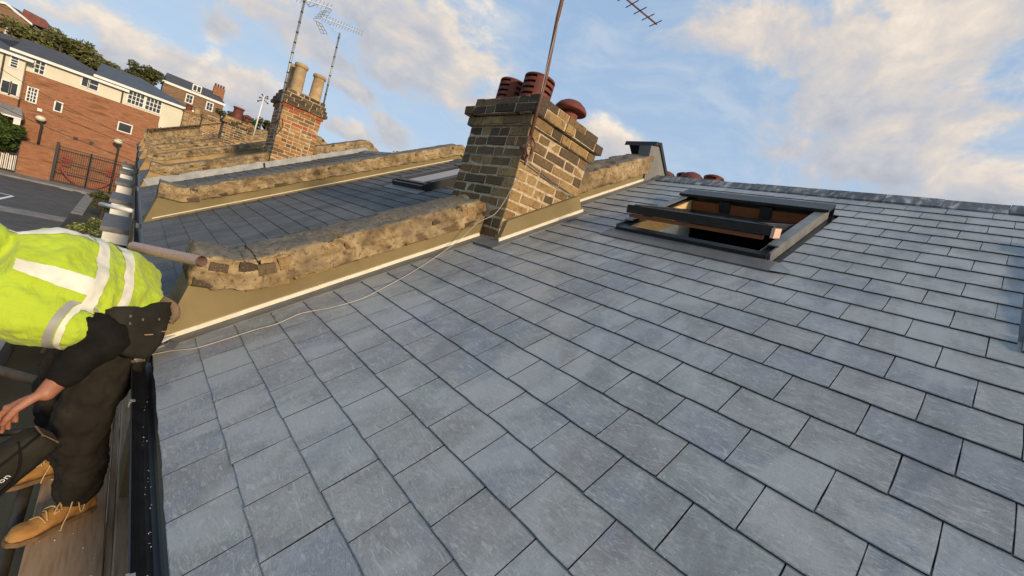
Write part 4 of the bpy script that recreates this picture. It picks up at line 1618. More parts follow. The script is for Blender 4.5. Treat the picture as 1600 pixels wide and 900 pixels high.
# body: one surface, with the head and both hands
b = MB()
limb(b, [PC - T_ * .02, PC + T_ * .2, PC + T_ * .42, NECK], [.13, .125, .13, .07], 20, [1.25, 1.2, 1.4, 1.2], BK)
limb(b, [NECK - T_ * .04, HEAD], [.062, .06])
b.sphere(HEAD, (.085, .085, .11))
b.sphere(HEAD + T_ * .07 - Z_ * .02, (.07, .07, .085))
face = (T_ * .55 - BK * .85).normalized()
b.sphere(HEAD + face * .095, (.02, .02, .03), 8, 6)
b.sphere(HEAD + face * .07 - T_ * .07, (.045, .045, .035), 10, 6)
for s_ in (-1, 1):
    b.sphere(HEAD + L_ * .085 * s_, (.02, .02, .032), 8, 6)
limb(b, [LS, EL], [.050, .036])
limb(b, [EL, EL.lerp(WR, .35), WR], [.036, .042, .030], 14, [1, 1, .85])
RE = RS + Vector((-.10, .0, -.28))
RW = Vector((-.56, 1.90, -.19))
limb(b, [RS, RE], [.055, .042])
limb(b, [RE, RE.lerp(RW, .4), RW], [.043, .042, .029])
limb(b, [LH, LK], [.085, .055])
limb(b, [LK, LA], [.05, .036])
limb(b, [RH, RK], [.085, .055])
limb(b, [RK, RA], [.05, .036])


def hand(m, W, palm_dir, side, curl, flip):
    """palm, four curled fingers of unequal length and a thumb off the side of the palm"""
    d = palm_dir.normalized()
    s_ = (side - d * side.dot(d)).normalized()
    nrm = d.cross(s_) * flip                # out of the back of the hand
    for k in range(4):
        o = s_ * (.030 - .020 * k)
        m.tube([W + o * .55, W + d * .05 + o * .9 + nrm * .003, W + d * .092 + o + nrm * (.004 if k in (1, 2) else 0)], [.016, .0155, .0125], 10)
        m.sphere(W + d * .092 + o + nrm * .004, .0128, 10, 7)
        Lk = (.078, .088, .082, .064)[k]
        p = W + d * .092 + o
        a = .55 + .08 * k
        dd = d.copy()
        pts = [p]
        for seg, fr in enumerate((.44, .32, .26)):
            ang = curl * (a if seg == 0 else 1.0)
            dd = (dd * math.cos(ang) - nrm * math.sin(ang))
            nrm2 = nrm
            p = p + dd * Lk * fr
            pts.append(p)
        m.tube(pts, [.0108, .0100, .0092, .0075], 9)
        for q, r_ in zip(pts[1:], (.0102, .0095, .0077)):
            m.sphere(q, r_, 9, 6)
    t0 = W + d * .028 + s_ * .026
    t1 = t0 + d * .032 + s_ * .026 - nrm * .012
    t2 = t1 + d * .030 + s_ * .006 - nrm * .018
    t3 = t2 + d * .022 - s_ * .004 - nrm * .012
    m.tube([t0 - d * .01, t1, t2, t3], [.016, .0125, .0108, .0085], 10)
    for q, r_ in zip((t1, t2, t3), (.0125, .011, .0087)):
        m.sphere(q, r_, 9, 6)


HD = (Vector((-.457, 2.139, -.19)) - WR).normalized()
hand(b, WR + HD * .006, HD, Vector((-.3, -.75, .1)), .6, 1)
hand(b, RW, Vector((.35, -.1, -.55)), Vector((-.3, -.5, .1)), .8, 1)
body_o = remeshed(b, 'body', 'skin', man, .0042, 3)
# hair, eyes
hr = MB()
hr.sphere(HEAD + BK * .012 + T_ * .045, (.088, .088, .100))
remeshed(hr, 'hair', 'hair', man, .008, 2, [(.008, .012, 2)])
for s_ in (-1, 1):
    e = MB()
    e.sphere(HEAD + face * .088 + L_ * .032 * s_ + T_ * .03, .0115, 10, 7)
    e.obj('eye', 'eye_white', man, True)

# shirt
sh = MB()
TL = (NECK - PC).length


def torso_pt(s, a, off=0.0):
    """point on the shirt: s along the spine 0..1, a round the body (0 = back, pi/2 = his left)"""
    tw = max(0.0, min(1.0, (s + .55) / .55))
    LL = (L_ * (1 - tw) + LT * tw)
    LL = (LL - T_ * LL.dot(T_)).normalized()
    BB = T_.cross(LL).normalized()
    if BB.dot(BK) < 0:
        BB = -BB
    c = PC.lerp(NECK, s) + BK * (.010 + .030 * math.sin(math.pi * min(1, s))) + Vector((-.015, 0, .045)) * max(0, min(1, 1.1 - 2.0 * s)) + Vector((.022, -.012, .032))
    w = (.225, .225, .220, .215, .19, .12)
    dpt = (.150, .150, .150, .158, .15, .10)
    x = max(0, min(.9999, s)) * 5
    i = int(x)
    f = x - i
    ww = w[i] * (1 - f) + w[i + 1] * f
    dd = dpt[i] * (1 - f) + dpt[i + 1] * f
    ca, sa = math.cos(a), math.sin(a)
    e = 2.6
    r = (abs(ca) ** e + abs(sa) ** e) ** (-1 / e)
    # soft folds gathered across the waist and under the arm
    k = math.sin(s * 46 + 2.2 * math.sin(a * 2) + 1.3 * math.sin(s * 13)) * .0055 * math.exp(-((s - .34) / .22) ** 2) * (0.35 + max(0, sa))
    k += noise.noise(Vector((s * 7, a * 2.2, 1.7))) * .010
    k += .006 * math.sin(a * 7 + s * 10) * max(0, .25 - s) * 4
    if ca < 0:
        k += .045 * (-ca) * math.exp(-((s - .35) / .3) ** 2)      # the shirt hangs from the belly
    return c + BB * (ca * r * (dd + k + off)) + LL * (sa * r * (ww + k + off))


NS, NA = 40, 56
HEM = -.13
for i in range(NS + 1):
    s = HEM + (1.0 - HEM) * i / NS
    for k in range(NA):
        sh.v.append(tuple(torso_pt(s, 2 * math.pi * k / NA)))
for i in range(NS):
    for k in range(NA):
        a, c = i * NA + k, i * NA + (k + 1) % NA
        sh.f.append((a, c, c + NA, a + NA))
sh.f.append(tuple(reversed(range(NA))))
sh.f.append(tuple(range(NS * NA, NS * NA + NA)))
SE = LS.lerp(EL, .62)
limb(sh, [LS + T_ * .02 + BK * .035 - L_ * .05, LS.lerp(EL, .2) + BK * .012, SE], [.125, .112, .088], 22)
SE2 = RS.lerp(RE, .6)
limb(sh, [RS + T_ * .02 + BK * .02 + L_ * .03, SE2], [.085, .078], 20)
shirt = remeshed(sh, 'shirt', 'hivis_fabric', man, .0075, 3, [(.024, .085, 2), (.008, .035, 1)])


def band(name, fn, nu, nv, mat, parent):
    m = MB()
    for i in range(nu + 1):
        for j in range(nv + 1):
            m.v.append(tuple(fn(i / nu, j / nv)))
    for i in range(nu):
        for j in range(nv):
            a = i * (nv + 1) + j
            m.f.append((a, a + 1, a + nv + 2, a + nv + 1))
    o = m.obj(name, mat, parent, True)
    s_ = o.modifiers.new('fit', 'SHRINKWRAP')
    s_.target = shirt
    s_.wrap_method = 'NEAREST_SURFACEPOINT'
    s_.wrap_mode = 'ABOVE_SURFACE'
    s_.offset = .0035
    return o


def arcband(s0, w, tilt):
    a = lambda u: -2.9 + (2.9 + (1.75 if s0 < .4 else 1.28)) * u
    return lambda u, v: torso_pt(s0 + w * (v - .5) + tilt * math.sin(a(u)), a(u), .012)


band('reflective_band', arcband(.30, .095, .0), 80, 6, 'reflective_tape', shirt)
band('reflective_band', arcband(.56, .095, .02), 80, 6, 'reflective_tape', shirt)
band('reflective_band', lambda u, v: torso_pt(.61 + .42 * u, .52 + .30 * (v - .5) * 1.1, .012), 30, 6, 'reflective_tape', shirt)
band('reflective_band', lambda u, v: torso_pt(.61 + .42 * u, -.75 + .30 * (v - .5) * 1.1, .012), 30, 6, 'reflective_tape', shirt)
ad = (EL - LS).normalized()
ap_ = BK.cross(ad).normalized()
aq = ad.cross(ap_)


def cuff(c, r, w):
    return lambda u, v: c + ad * (w * (v - .5)) + ap_ * (math.cos(2 * math.pi * u) * r) + aq * (math.sin(2 * math.pi * u) * r)


band('sleeve_band', cuff(SE - ad * .012, .094, .026), 44, 3, 'grey_tape', shirt)
band('sleeve_band', cuff(SE + ad * .014, .094, .018), 44, 3, 'reflective_tape', shirt)
# black long sleeves under the shirt
us = MB()
limb(us, [LS.lerp(EL, .3), EL + Vector((.012, .01, -.012)), EL.lerp(WR, .45), EL.lerp(WR, .72)], [.078, .066, .058, .048], 18)
limb(us, [RS.lerp(RE, .3), RE, RE.lerp(RW, .75)], [.075, .066, .05], 18)
limb(us, [PC.lerp(NECK, .55) - BK * .05, PC.lerp(NECK, .85) - BK * .04], [.13, .12], 18)
remeshed(us, 'undershirt', 'black_cloth', man, .0075, 2, [(.022, .06, 2)])
# trousers
tr = MB()
limb(tr, [LH + T_ * .03, LH.lerp(LK, .4) + F_ * .012, LK + F_ * .02, LK.lerp(LA, .55), LA + Z_ * .035], [.115, .114, .096, .089, .080], 20)
limb(tr, [RH + T_ * .03, RH.lerp(RK, .4) + F_ * .012, RK + F_ * .02, RK.lerp(RA, .55), RA + Z_ * .035], [.125, .105, .084, .078, .072], 20)
limb(tr, [PC - T_ * .05 - BK * .02, PC + T_ * .12], [.135, .120], 20, [1.15, 1.15], BK)
trousers = remeshed(tr, 'trousers', 'work_trousers', man, .0085, 3, [(.030, .07, 2), (.012, .03, 1)])
pk = MB()
kc = LH.lerp(LK, .55) - F_ * .02 + L_ * .098


def boot(name, A, heading, label=None):
    """work boot: sole outline extruded, upper lofted from heel to toe, collar, laces"""
    fx = heading.normalized()
    fy = Vector((-fx.y, fx.x, 0))
    org = Vector((A.x, A.y, -.80)) - fx * .075
    P = lambda x, y, z: org + fx * x + fy * y + Z_ * z
    up = MB()
    secs = [(.00, .030, .030, .05), (.02, .036, .075, .10), (.075, .040, .085, .112), (.13, .041, .070, .090), (.18, .046, .045, .068), (.225, .049, .035, .056), (.265, .042, .026, .045), (.29, .022, .014, .030)]
    n = 16
    for (x, w, hc, ht) in secs:
        for k in range(n):
            a = 2 * math.pi * k / n
            y = math.cos(a) * w
            z = .012 + (ht - .012) * (.5 + .5 * math.sin(a)) if True else 0
            up.v.append(tuple(P(x, y, z)))
    for i in range(len(secs) - 1):
        for k in range(n):
            a, c = i * n + k, i * n + (k + 1) % n
            up.f.append((a, c, c + n, a + n))
    up.f.append(tuple(reversed(range(n))))
    up.f.append(tuple(range((len(secs) - 1) * n, len(secs) * n)))
    limb(up, [P(.062, 0, .05), P(.065, 0, .11), P(.058, 0, .165)], [.046, .047, .052], 16)
    up.sphere(P(.235, 0, .034), (.05, .05, .026))
    bo = remeshed(up, name, 'suede', man, .005, 3, [(.006, .03, 2)])
    so_ = MB()
    out = [(-.004, 0), (.0, .026), (.03, .038), (.09, .036), (.15, .043), (.22, .052), (.275, .040), (.298, .012), (.298, -.012), (.275, -.040), (.22, -.050), (.15, -.040), (.09, -.035), (.03, -.037), (.0, -.026)]
    m_ = len(out)
    for z in (.0, .021):
        for (x, y) in out:
            so_.v.append(tuple(P(x, y, z)))
    so_.f += [tuple(range(m_, 2 * m_)), tuple(reversed(range(m_)))] + [(k, (k + 1) % m_, (k + 1) % m_ + m_, k + m_) for k in range(m_)]
    o = so_.obj('sole', 'boot_sole', bo)
    merge_normals(o)
    la = MB()
    for k in range(5):
        x, z = .105 + .022 * k, .118 - .0125 * k
        s_ = 1 if k % 2 else -1
        la.tube(smooth([P(x, -.032 * s_, z - .012), P(x + .008, 0, z + .008), P(x + .018, .032 * s_, z - .016)], 4), .0032, 5)
    la.tube(smooth([P(.10, .01, .135), P(.12, .045, .125), P(.135, .058, .08), P(.150, .062, .035), P(.155, .066, .01)], 4), .0030, 5)
    la.tube(smooth([P(.10, .01, .135), P(.10, .045, .12), P(.095, .058, .08), P(.088, .062, .06), P(.08, .058, .09), P(.09, .04, .12)], 4), .0030, 5)
    la.tube(smooth([P(.10, -.01, .135), P(.15, .02, .115), P(.175, .04, .09), P(.15, .035, .10)], 4), .0030, 5)
    la.obj('lace', 'lace', bo, True)
    return bo


boot('boot', LA, Vector((-.81, -.55, 0)))
boot('boot', RA, Vector((-.80, -.35, 0)))

# tool pouch on the belt at his left hip
pm = Matrix((( -.62, .60, -.10, 0), (-.30, -.78, -.20, 0), (.10, .05, 1, 0), (0, 0, 0, 1)))
po = LH + L_ * .135 + Vector((-.065, -.055, .045))
px_ = Vector((.72, .66, -.13)).normalized()         # along the belt, towards the roof
pz_ = Vector((-.10, .30, .95)); pz_ = (pz_ - px_ * pz_.dot(px_)).normalized()
py_ = pz_.cross(px_)
PM = Matrix(((px_.x, py_.x, pz_.x, po.x), (px_.y, py_.y, pz_.y, po.y), (px_.z, py_.z, pz_.z, po.z), (0, 0, 0, 1)))
pouch = thing('tool_pouch', 'dark canvas tool pouch with rivets on the belt of the bending person', 'tool pouch', po)
pc = MB()
n = 9
for i in range(n):
    for j in range(n):
        u, v = i / (n - 1), j / (n - 1)
        bul = .038 * math.sin(math.pi * u) ** .6 * (1 - v * .6)
        ww = 1 - .22 * v * v
        zz = .085 - .215 * v * (1 - .25 * abs(2 * u - 1) ** 3) + .03 * (u - .5) + .010 * math.sin(u * 9)
        pc.v.append(tuple(PM @ Vector((-.005 + .27 * (u - .5) * ww, -.02 - bul - .016 * noise.noise(Vector((u * 4, v * 4, 0))), zz))))
for i in range(n):
    for j in range(n):
        u, v = i / (n - 1), j / (n - 1)
        ww = 1 - .22 * v * v
        zz = .085 - .215 * v * (1 - .25 * abs(2 * u - 1) ** 3) + .03 * (u - .5) + .010 * math.sin(u * 9)
        pc.v.append(tuple(PM @ Vector((-.005 + .27 * (u - .5) * ww, .03, zz))))
for i in range(n - 1):
    for j in range(n - 1):
        a = i * n + j
        pc.f.append((a, a + 1, a + n + 1, a + n))
        a += n * n
        pc.f.append((a, a + n, a + n + 1, a + 1))
edge = [j for j in range(n)] + [i * n + n - 1 for i in range(1, n)] + [(n - 1) * n + j for j in range(n - 2, -1, -1)] + [i * n for i in range(n - 2, 0, -1)]
for a, c in zip(edge, edge[1:] + edge[:1]):
    pc.f.append((c, a, a + n * n, c + n * n))
o = pc.obj('pocket', 'canvas_pouch', pouch, True)
merge_normals(o)
for (x, z) in ((-.125, .045), (-.125, .015), (-.06, .03), (.03, .03), (.105, .065), (.11, .03)):
    rv = MB()
    mwr = PM @ Matrix.Translation((x * .85, -.062, z))
    rv.box((-.0012, -.001, -.005), (.0012, .006, .005), mwr)
    rv.obj('rivet', 'galvanised', pouch)
for (x, z) in ((-.02, -.035), (.075, -.025)):
    rv = MB()
    rv.box((-.016, -.002, -.002), (.016, .006, .002), PM @ Matrix.Translation((x * .85, -.060, z)))
    rv.obj('webbing_tab', 'buff_clay', pouch)
lf = MB()
lf.tube(smooth([PM @ Vector(p) for p in ((.10, .0, .12), (.14, -.02, .09), (.155, -.02, .045), (.145, 0, .015))], 5), [.017] * 15 + [.022], 8, True, .3)
lf.obj('leather_flap', 'tan_leather', pouch, True)
# the belt and the thigh pocket belong to the clothes
ptab = MB()
c0 = LH.lerp(LK, .32) + L_ * .118
mwp = Matrix(((px_.x, py_.x, pz_.x, c0.x), (px_.y, py_.y, pz_.y, c0.y), (px_.z, py_.z, pz_.z, c0.z), (0, 0, 0, 1)))
ptab.box((-.030, -.004, -.005), (.022, .012, .005), mwp)
ptab.obj('label_tab', 'tan_leather', trousers)

# black tool bag in his left hand
bag = thing('tool_bag', 'long black padded tool bag held by the bending person\'s left hand', 'tool bag', (-.36, 2.07, -.45))
bx_ = (Vector((-.458, 2.036, -.433)) - Vector((-.271, 2.094, -.227))).normalized()
by_ = (Vector((.5, -.85, .1))); by_ = (by_ - bx_ * by_.dot(bx_)).normalized()
bz_ = bx_.cross(by_)
if bz_.z < 0:
    bz_ = -bz_
b0 = Vector((-.272, 2.10, -.232))
BM = Matrix(((bx_.x, by_.x, bz_.x, b0.x), (bx_.y, by_.y, bz_.y, b0.y), (bx_.z, by_.z, bz_.z, b0.z), (0, 0, 0, 1)))
bb = MB()
secs = [(0, .040, .044), (.02, .052, .056), (.10, .060, .066), (.22, .062, .076), (.34, .060, .070), (.42, .046, .050)]
n = 18
for (x, a, c) in secs:
    for k in range(n):
        w = 2 * math.pi * k / n
        ca, sa = math.cos(w), math.sin(w)
        r = (abs(ca) ** 3.4 + abs(sa) ** 3.4) ** (-1 / 3.4)
        bb.v.append(tuple(BM @ Vector((x, ca * r * a, sa * r * c))))
for i in range(len(secs) - 1):
    for k in range(n):
        a, c = i * n + k, i * n + (k + 1) % n
        bb.f.append((a, a + n, c + n, c))
bb.f.append(tuple(range(n)))
bb.f.append(tuple(reversed(range((len(secs) - 1) * n, len(secs) * n))))
o = remeshed(bb, 'bag_body', 'canvas_pouch', bag, .006, 2, [(.008, .05, 2)])
ec = MB()
ec.box((-.004, -.034, -.034), (.004, .034, .034), BM)
ec.obj('end_panel', 'tan_leather', bag)
pi_ = MB()
for zz in (.052, -.040):
    pi_.tube([BM @ Vector(p) for p in ((.0, .048, zz), (.1, .058, zz), (.25, .060, zz), (.38, .052, zz))], .0045, 6)
pi_.tube(smooth([BM @ Vector(p) for p in ((.05, .02, .06), (.08, .063, .03), (.14, .066, -.02), (.24, .066, -.035), (.34, .06, .01))], 5), .008, 7, True, .4)
pi_.obj('strap', 'black_cloth', bag, True)


def text_part(body, size, mw, mat, parent, name='lettering'):
    cu = bpy.data.curves.new(name, 'FONT')
    cu.body = body
    cu.size = size
    cu.extrude = .0008
    cu.resolution_u = 2
    tmp = bpy.data.objects.new('tmp_text', cu)
    COL.objects.link(tmp)
    dg = bpy.context.evaluated_depsgraph_get()
    me = bpy.data.meshes.new_from_object(tmp.evaluated_get(dg))
    bpy.data.objects.remove(tmp)
    me.name = name
    me.materials.clear()
    me.materials.append(MATS[mat])
    o = bpy.data.objects.new(name, me)
    link(o, parent, mw)
    return o


def bag_text(s, x, z, size):
    xa, ya, za = -bx_, bz_, None
    za = xa.cross(ya)
    p = BM @ Vector((x, .064, z))
    text_part(s, size, Matrix(((xa.x, ya.x, za.x, p.x), (xa.y, ya.y, za.y, p.y), (xa.z, ya.z, za.z, p.z), (0, 0, 0, 1))), 'white_lettering', bag)


bag_text('on', .165, -.005, .030)
bag_text('n', .235, -.012, .030)

# ------------------------------------------------------------------ ground, road, pavement, hill
gm = MB()
gm.box((-1500, -1500, GROUND - .5), (1500, 1500, GROUND - .02))
structure(gm.obj('ground', 'earth'))
rd = MB()
rd.box((-14, -20, GROUND - .019), (-1.951, 42.2, GROUND - .012))
rd.box((-60, 30, GROUND - .0185), (-14, 42.2, GROUND - .0115))
structure(rd.obj('road', 'tarmac'))
pv = MB()
pv.box((-60, 42.2, GROUND - .02), (6, 44.79, GROUND + .10))
pv.box((-1.95, 32, GROUND + .0505), (-1.5, 42.2, GROUND + .09))
structure(pv.obj('pavement', 'paving'))
gd = MB()
gd.box((-1.949, -20, GROUND - .02), (.139, 42.2, GROUND + .05))
structure(gd.obj('front_garden', 'earth'))
rp_ = MB()
rp_.box((-9, 29.3, GROUND - .0125), (-1.96, 30.6, GROUND - .006))
structure(rp_.obj('road_patch', 'paving'))
rk = MB()


def strip(a, b, w):
    a, b = Vector(a), Vector(b)
    d = (b - a).normalized()
    s_ = Vector((-d.y, d.x, 0)) * w / 2
    z = GROUND - .004
    rk.add([(p.x, p.y, z) for p in (a - s_, b - s_, b + s_, a + s_)], [(0, 1, 2, 3)])


strip((-4.25, 34.3, 0), (-6.6, 35.0, 0), .14)
strip((-4.25, 34.3, 0), (-4.55, 31.4, 0), .14)
strip((-3.2, 41.9, 0), (-2.6, 41.9, 0), .2)
strip((-2.2, 41.9, 0), (-1.9, 41.9, 0), .2)
structure(rk.obj('road_marking', 'road_paint'))
hl_ = MB()
nx, ny = 30, 24
for j in range(ny + 1):
    for i in range(nx + 1):
        x = -90 + 180 * i / nx
        y = 52 + 110 * j / ny
        z = GROUND - .3 + 9.5 * (1 - math.exp(-(y - 52) / 22)) + 1.2 * noise.noise(Vector((x * .04, y * .04, 0)))
        hl_.v.append((x, y, z if j else GROUND - .4))
for j in range(ny):
    for i in range(nx):
        a = j * (nx + 1) + i
        hl_.f.append((a, a + 1, a + nx + 2, a + nx + 1))
structure(hl_.obj('hill', 'earth', None, True))

# ------------------------------------------------------------------ brick flats across the road
FY = 44.8
bl = thing('brick_building', 'long red brick building across the road with a cream top storey and hipped grey roofs', 'building', (-1.8, FY, GROUND))
w = MB()
w.box((-5.95, FY, GROUND), (.98, FY + 8, 2.67))
w.box((.98, FY + .002, GROUND), (2.7, FY + 8, 1.96))
w.obj('brick_wall', 'far_red_brick', bl)
w = MB()
w.box((-5.96, FY - .03, 2.671), (1.0, FY + 8, 3.74))
w.box((.98, FY - .05, 1.961), (2.75, FY + 8, 3.98))
w.box((.0, FY - .05, 2.78), (.979, FY + .5, 3.98))
w.box((-1.25, FY - .045, 2.76), (.0, FY + .5, 3.98))
w.obj('cream_wall', 'cream_wall_far', bl)
w = MB()
w.box((-9.5, FY - .55, GROUND), (-5.97, FY + 8, .70))
w.obj('brick_wall', 'far_red_brick', bl)
w = MB()
w.box((-9.5, FY - .55, .701), (-5.965, FY + 8, 3.40))
w.obj('cream_wall', 'cream_wall_far', bl)


def hip(x0, x1, y0, y1, z, h, ov, mat, hl=True, hr=True):
    m = MB()
    x0, x1, y0, y1 = x0 - ov, x1 + ov, y0 - ov, y1 + ov
    d = (y1 - y0) / 2
    a = x0 + (d if hl else 0)
    c = x1 - (d if hr else 0)
    m.add([(x0, y0, z), (x1, y0, z), (x1, y1, z), (x0, y1, z), (a, y0 + d, z + h), (c, y0 + d, z + h)], [(0, 1, 5, 4), (1, 2, 5), (2, 3, 4, 5), (3, 0, 4), (0, 3, 2, 1)])
    m.obj('roof', mat, bl)
    g_ = MB()
    g_.box((x0 - .05, y0 - .08, z - .16), (x1 + .05, y0 + .0, z + .02))
    g_.obj('eaves_gutter', 'white_paint', bl)


hip(-9.5, -5.9, FY - .55, FY + 6, 3.42, 1.25, .25, 'roof_tile_far')
hip(-6.4, -1.3, FY, FY + 6.5, 3.76, 1.15, .28, 'roof_tile_far', False)
hip(-2.6, 2.75, FY - .05, FY + 6.5, 4.0, 1.25, .25, 'roof_tile_blue', False)


def flat_window(parent, x0, x1, z0, z1, y, nx, nz, mull=(), fr=.07):
    m = MB()
    d = .05
    m.box((x0 - fr, y - d, z0 - fr), (x1 + fr, y, z0))
    m.box((x0 - fr, y - d, z1), (x1 + fr, y, z1 + fr))
    m.box((x0 - fr, y - d, z0 + .0005), (x0, y, z1 - .0005))
    m.box((x1, y - d, z0 + .0005), (x1 + fr, y, z1 - .0005))
    for k in range(1, nx):
        x = x0 + (x1 - x0) * k / nx
        t_ = .05 if k in mull else .022
        m.box((x - t_, y - d + .006, z0), (x + t_, y - .001, z1))
    for k in range(1, nz):
        z = z0 + (z1 - z0) * k / nz
        m.box((x0, y - d + .009, z - .022), (x1, y - .002, z + .022))
    f = m.obj('window', 'white_paint', parent)
    p = MB()
    p.box((x0, y - .022, z0), (x1, y + .0, z1))
    p.obj('pane', 'window_glass', f)
    return f


yw = FY - .032
flat_window(bl, -5.60, -5.20, 2.78, 3.60, yw, 2, 3)
flat_window(bl, -3.40, -3.12, 2.98, 3.70, yw, 1, 1)
flat_window(bl, -3.02, -2.60, 2.95, 3.62, yw, 1, 2)
flat_window(bl, -.97, -.12, 2.90, 3.80, FY - .052, 4, 3)
flat_window(bl, .04, .90, 2.88, 3.80, FY - .052, 4, 3)
flat_window(bl, -5.70, -5.32, .78, 1.68, FY - .002, 3, 4)
flat_window(bl, -4.40, -4.12, .72, 1.30, FY - .002, 1, 1)
flat_window(bl, -1.14, -.46, .70, 1.28, FY - .002, 1, 1)
flat_window(bl, -6.75, -6.42, .85, 1.60, FY - .555, 1, 1)
flat_window(bl, -6.36, -6.02 - .08, .85, 1.60, FY - .555, 1, 1)
flat_window(bl, -6.55, -6.28, 2.60, 3.25, FY - .555, 1, 4)
flat_window(bl, 1.1, 1.75, 1.2, 1.9, FY - .002, 2, 1)
dpz = MB()
dpz.tube([(-1.30, FY - .15, 3.8), (-1.30, FY - .12, 3.5), (-1.28, FY - .08, 2.7)], .045, 6)
dpz.tube([(-6.85, FY - .62, 3.3), (-6.85, FY - .62, .6)], .045, 6)
dpz.obj('downpipe', 'black_iron', bl)
pr = MB()
pr.add([(-7.4, FY - 1.3, -.45), (-5.55, FY - 1.3, -.45), (-5.75, FY - .56, .18), (-7.2, FY - .56, .18), (-7.4, FY - .55, -.45), (-5.55, FY - .55, -.45)], [(0, 1, 2, 3), (1, 5, 2), (0, 3, 4)])
pr.obj('porch_roof', 'paving', bl)
pr = MB()
pr.box((-7.4, FY - 1.3, -.56), (-5.6, FY - .6, -.455))
pr.box((-5.92, FY - 1.25, -.95), (-5.62, FY - 1.18, -.561))
pr.obj('porch_trim', 'white_paint', bl)
for (x, z) in ((-3.15, -.80), (-2.35, -.82), (-5.05, .42)):
    v_ = MB()
    v_.box((x - .11, FY - .05, z - .1), (x + .11, FY - .001, z + .1))
    v_.obj('wall_vent' if z < 0 else 'flood_lamp', 'black_iron' if z < 0 else 'white_paint', bl)
# brick pier, gate, railings
pw = MB()
pw.box((-5.50, FY - .75, GROUND), (-3.93, FY - .35, -1.98))
o = pw.obj('brick_pier', 'far_red_brick')
tag(o, 'wide plain brick wall beside the black gates, lamp standing on it', 'brick wall')
cpm = MB()
cpm.box((-5.54, FY - .79, -1.979), (-3.89, FY - .31, -1.90))
cpm.obj('cap', 'far_brown_brick', o)
gt = thing('iron_gate', 'black iron double gates with a big red ring across the road', 'gate', (-2.2, FY - .7, GROUND))
GY = FY - .7
for (a, c) in ((-3.84, -2.19), (-2.15, -.46)):
    m = MB()
    for x in (a, c):
        m.box((x - .04, GY - .04, GROUND + .12), (x + .04, GY + .04, -1.55))
    for z in (GROUND + .2, -3.3, -2.55, -1.62):
        m.box((a, GY - .025, z - .03), (c, GY + .025, z + .03))
    k = a + .12
    while k < c:
        m.box((k - .011, GY - .012, GROUND + .2), (k + .011, GY + .012, -1.62))
        k += .11
    m.obj('gate_leaf', 'black_iron', gt)
for q in (((-3.93, GY - .12, GROUND), (-3.78, GY + .12, -1.35)), ((-.44, GY - .09, GROUND), (-.28, GY + .09, -1.45))):
    m = MB()
    m.box(*q)
    m.obj('gate_post', 'black_iron', gt)
for (a0_, a1_) in ((3.35, 4.55), (4.85, 6.2)):
    m = MB()
    m.tube([(-2.17 + 1.42 * math.cos(a0_ + (a1_ - a0_) * k / 16), GY - .05, -2.55 + 1.42 * math.sin(a0_ + (a1_ - a0_) * k / 16)) for k in range(17)], .040, 6)
    m.obj('ring', 'red_paint', gt)
m = MB()
for s_ in (-1, 1):
    for k in range(3):
        m.tube([(-2.17 + s_ * 1.4, GY - .05, -2.72 + .27 * k), (-2.17 + s_ * .9, GY - .05, -2.70 + .22 * k)], .04, 5)
m.obj('ring', 'red_paint', gt)
sg = MB()
sg.box((-.26, FY - .5, GROUND), (.55, FY - .4, -2.3))
k_ = tag(sg.obj('gate_panel', 'far_brown_brick'), 'brown side panel right of the black gates', 'panel')
rl = thing('railing', 'black railings with pale slats behind, left of the brick wall', 'fence', (-6.3, FY - .7, GROUND))
m = MB()
for z in (GROUND + .2, -2.9, -2.0):
    m.box((-7.6, FY - .72, z - .03), (-5.52, FY - .68, z + .03))
m.box((-5.56, FY - .75, GROUND), (-5.50, FY - .65, -1.85))
m.obj('rail', 'black_iron', rl)
for k in range(11):
    x = -7.5 + .19 * k
    m = MB()
    m.box((x - .07, FY - .66, GROUND + .15), (x + .07, FY - .63, -3.05 + .04 * (k % 3)))
    m.obj('slat', 'white_paint', rl)
m = MB()
for k in range(22):
    x = -7.5 + .09 * k
    m.box((x - .012, FY - .71, GROUND + .1), (x + .012, FY - .69, -1.9))
m.obj('railing_bars', 'black_iron', rl)


def lamp(label, x, y, z0, z1):
    t = thing('street_lamp', label, 'lamp', (x, y, z0), 'globe lamps in front of the brick building')
    m = MB()
    m.tube(smooth([(x, y, z0), (x, y, z1 - .55), (x + .02, y, z1 - .4), (x - .08, y, z1 - .22), (x - .10, y, z1 - .12)], 4), .055, 8)
    m.obj('post', 'black_iron', t, True)
    m = MB()
    m.sphere((x - .10, y, z1), (.26, .26, .19))
    m.obj('globe', 'globe_glass', t, True)


lamp('globe lamp standing on the brick wall left of the gates', -4.78, FY - .55, -1.90, -.12)
lamp('globe lamp at the right end of the black gates', -.88, FY - .9, GROUND, -.12)

# ------------------------------------------------------------------ plants
def crown(mb, clumps, n, size, seed):
    rnd = random.Random(seed)
    for _ in range(n):
        c, r = clumps[rnd.randrange(len(clumps))]
        d = Vector((rnd.gauss(0, 1), rnd.gauss(0, 1), rnd.gauss(0, 1))).normalized()
        k = rnd.random() ** .45
        p = Vector((c[0] + d.x * r[0] * k, c[1] + d.y * r[1] * k, c[2] + d.z * r[2] * k))
        a = Vector((rnd.gauss(0, 1), rnd.gauss(0, 1), rnd.gauss(0, .6))).normalized()
        b_ = a.orthogonal().normalized()
        b_ = (b_ * math.cos(rnd.random() * 6.28) + a.cross(b_) * math.sin(rnd.random() * 6.28))
        s_ = size * rnd.uniform(.6, 1.3)
        mb.add([p - a * s_, p + b_ * s_ * .45, p + a * s_, p - b_ * s_ * .45], [(0, 1, 2, 3)])


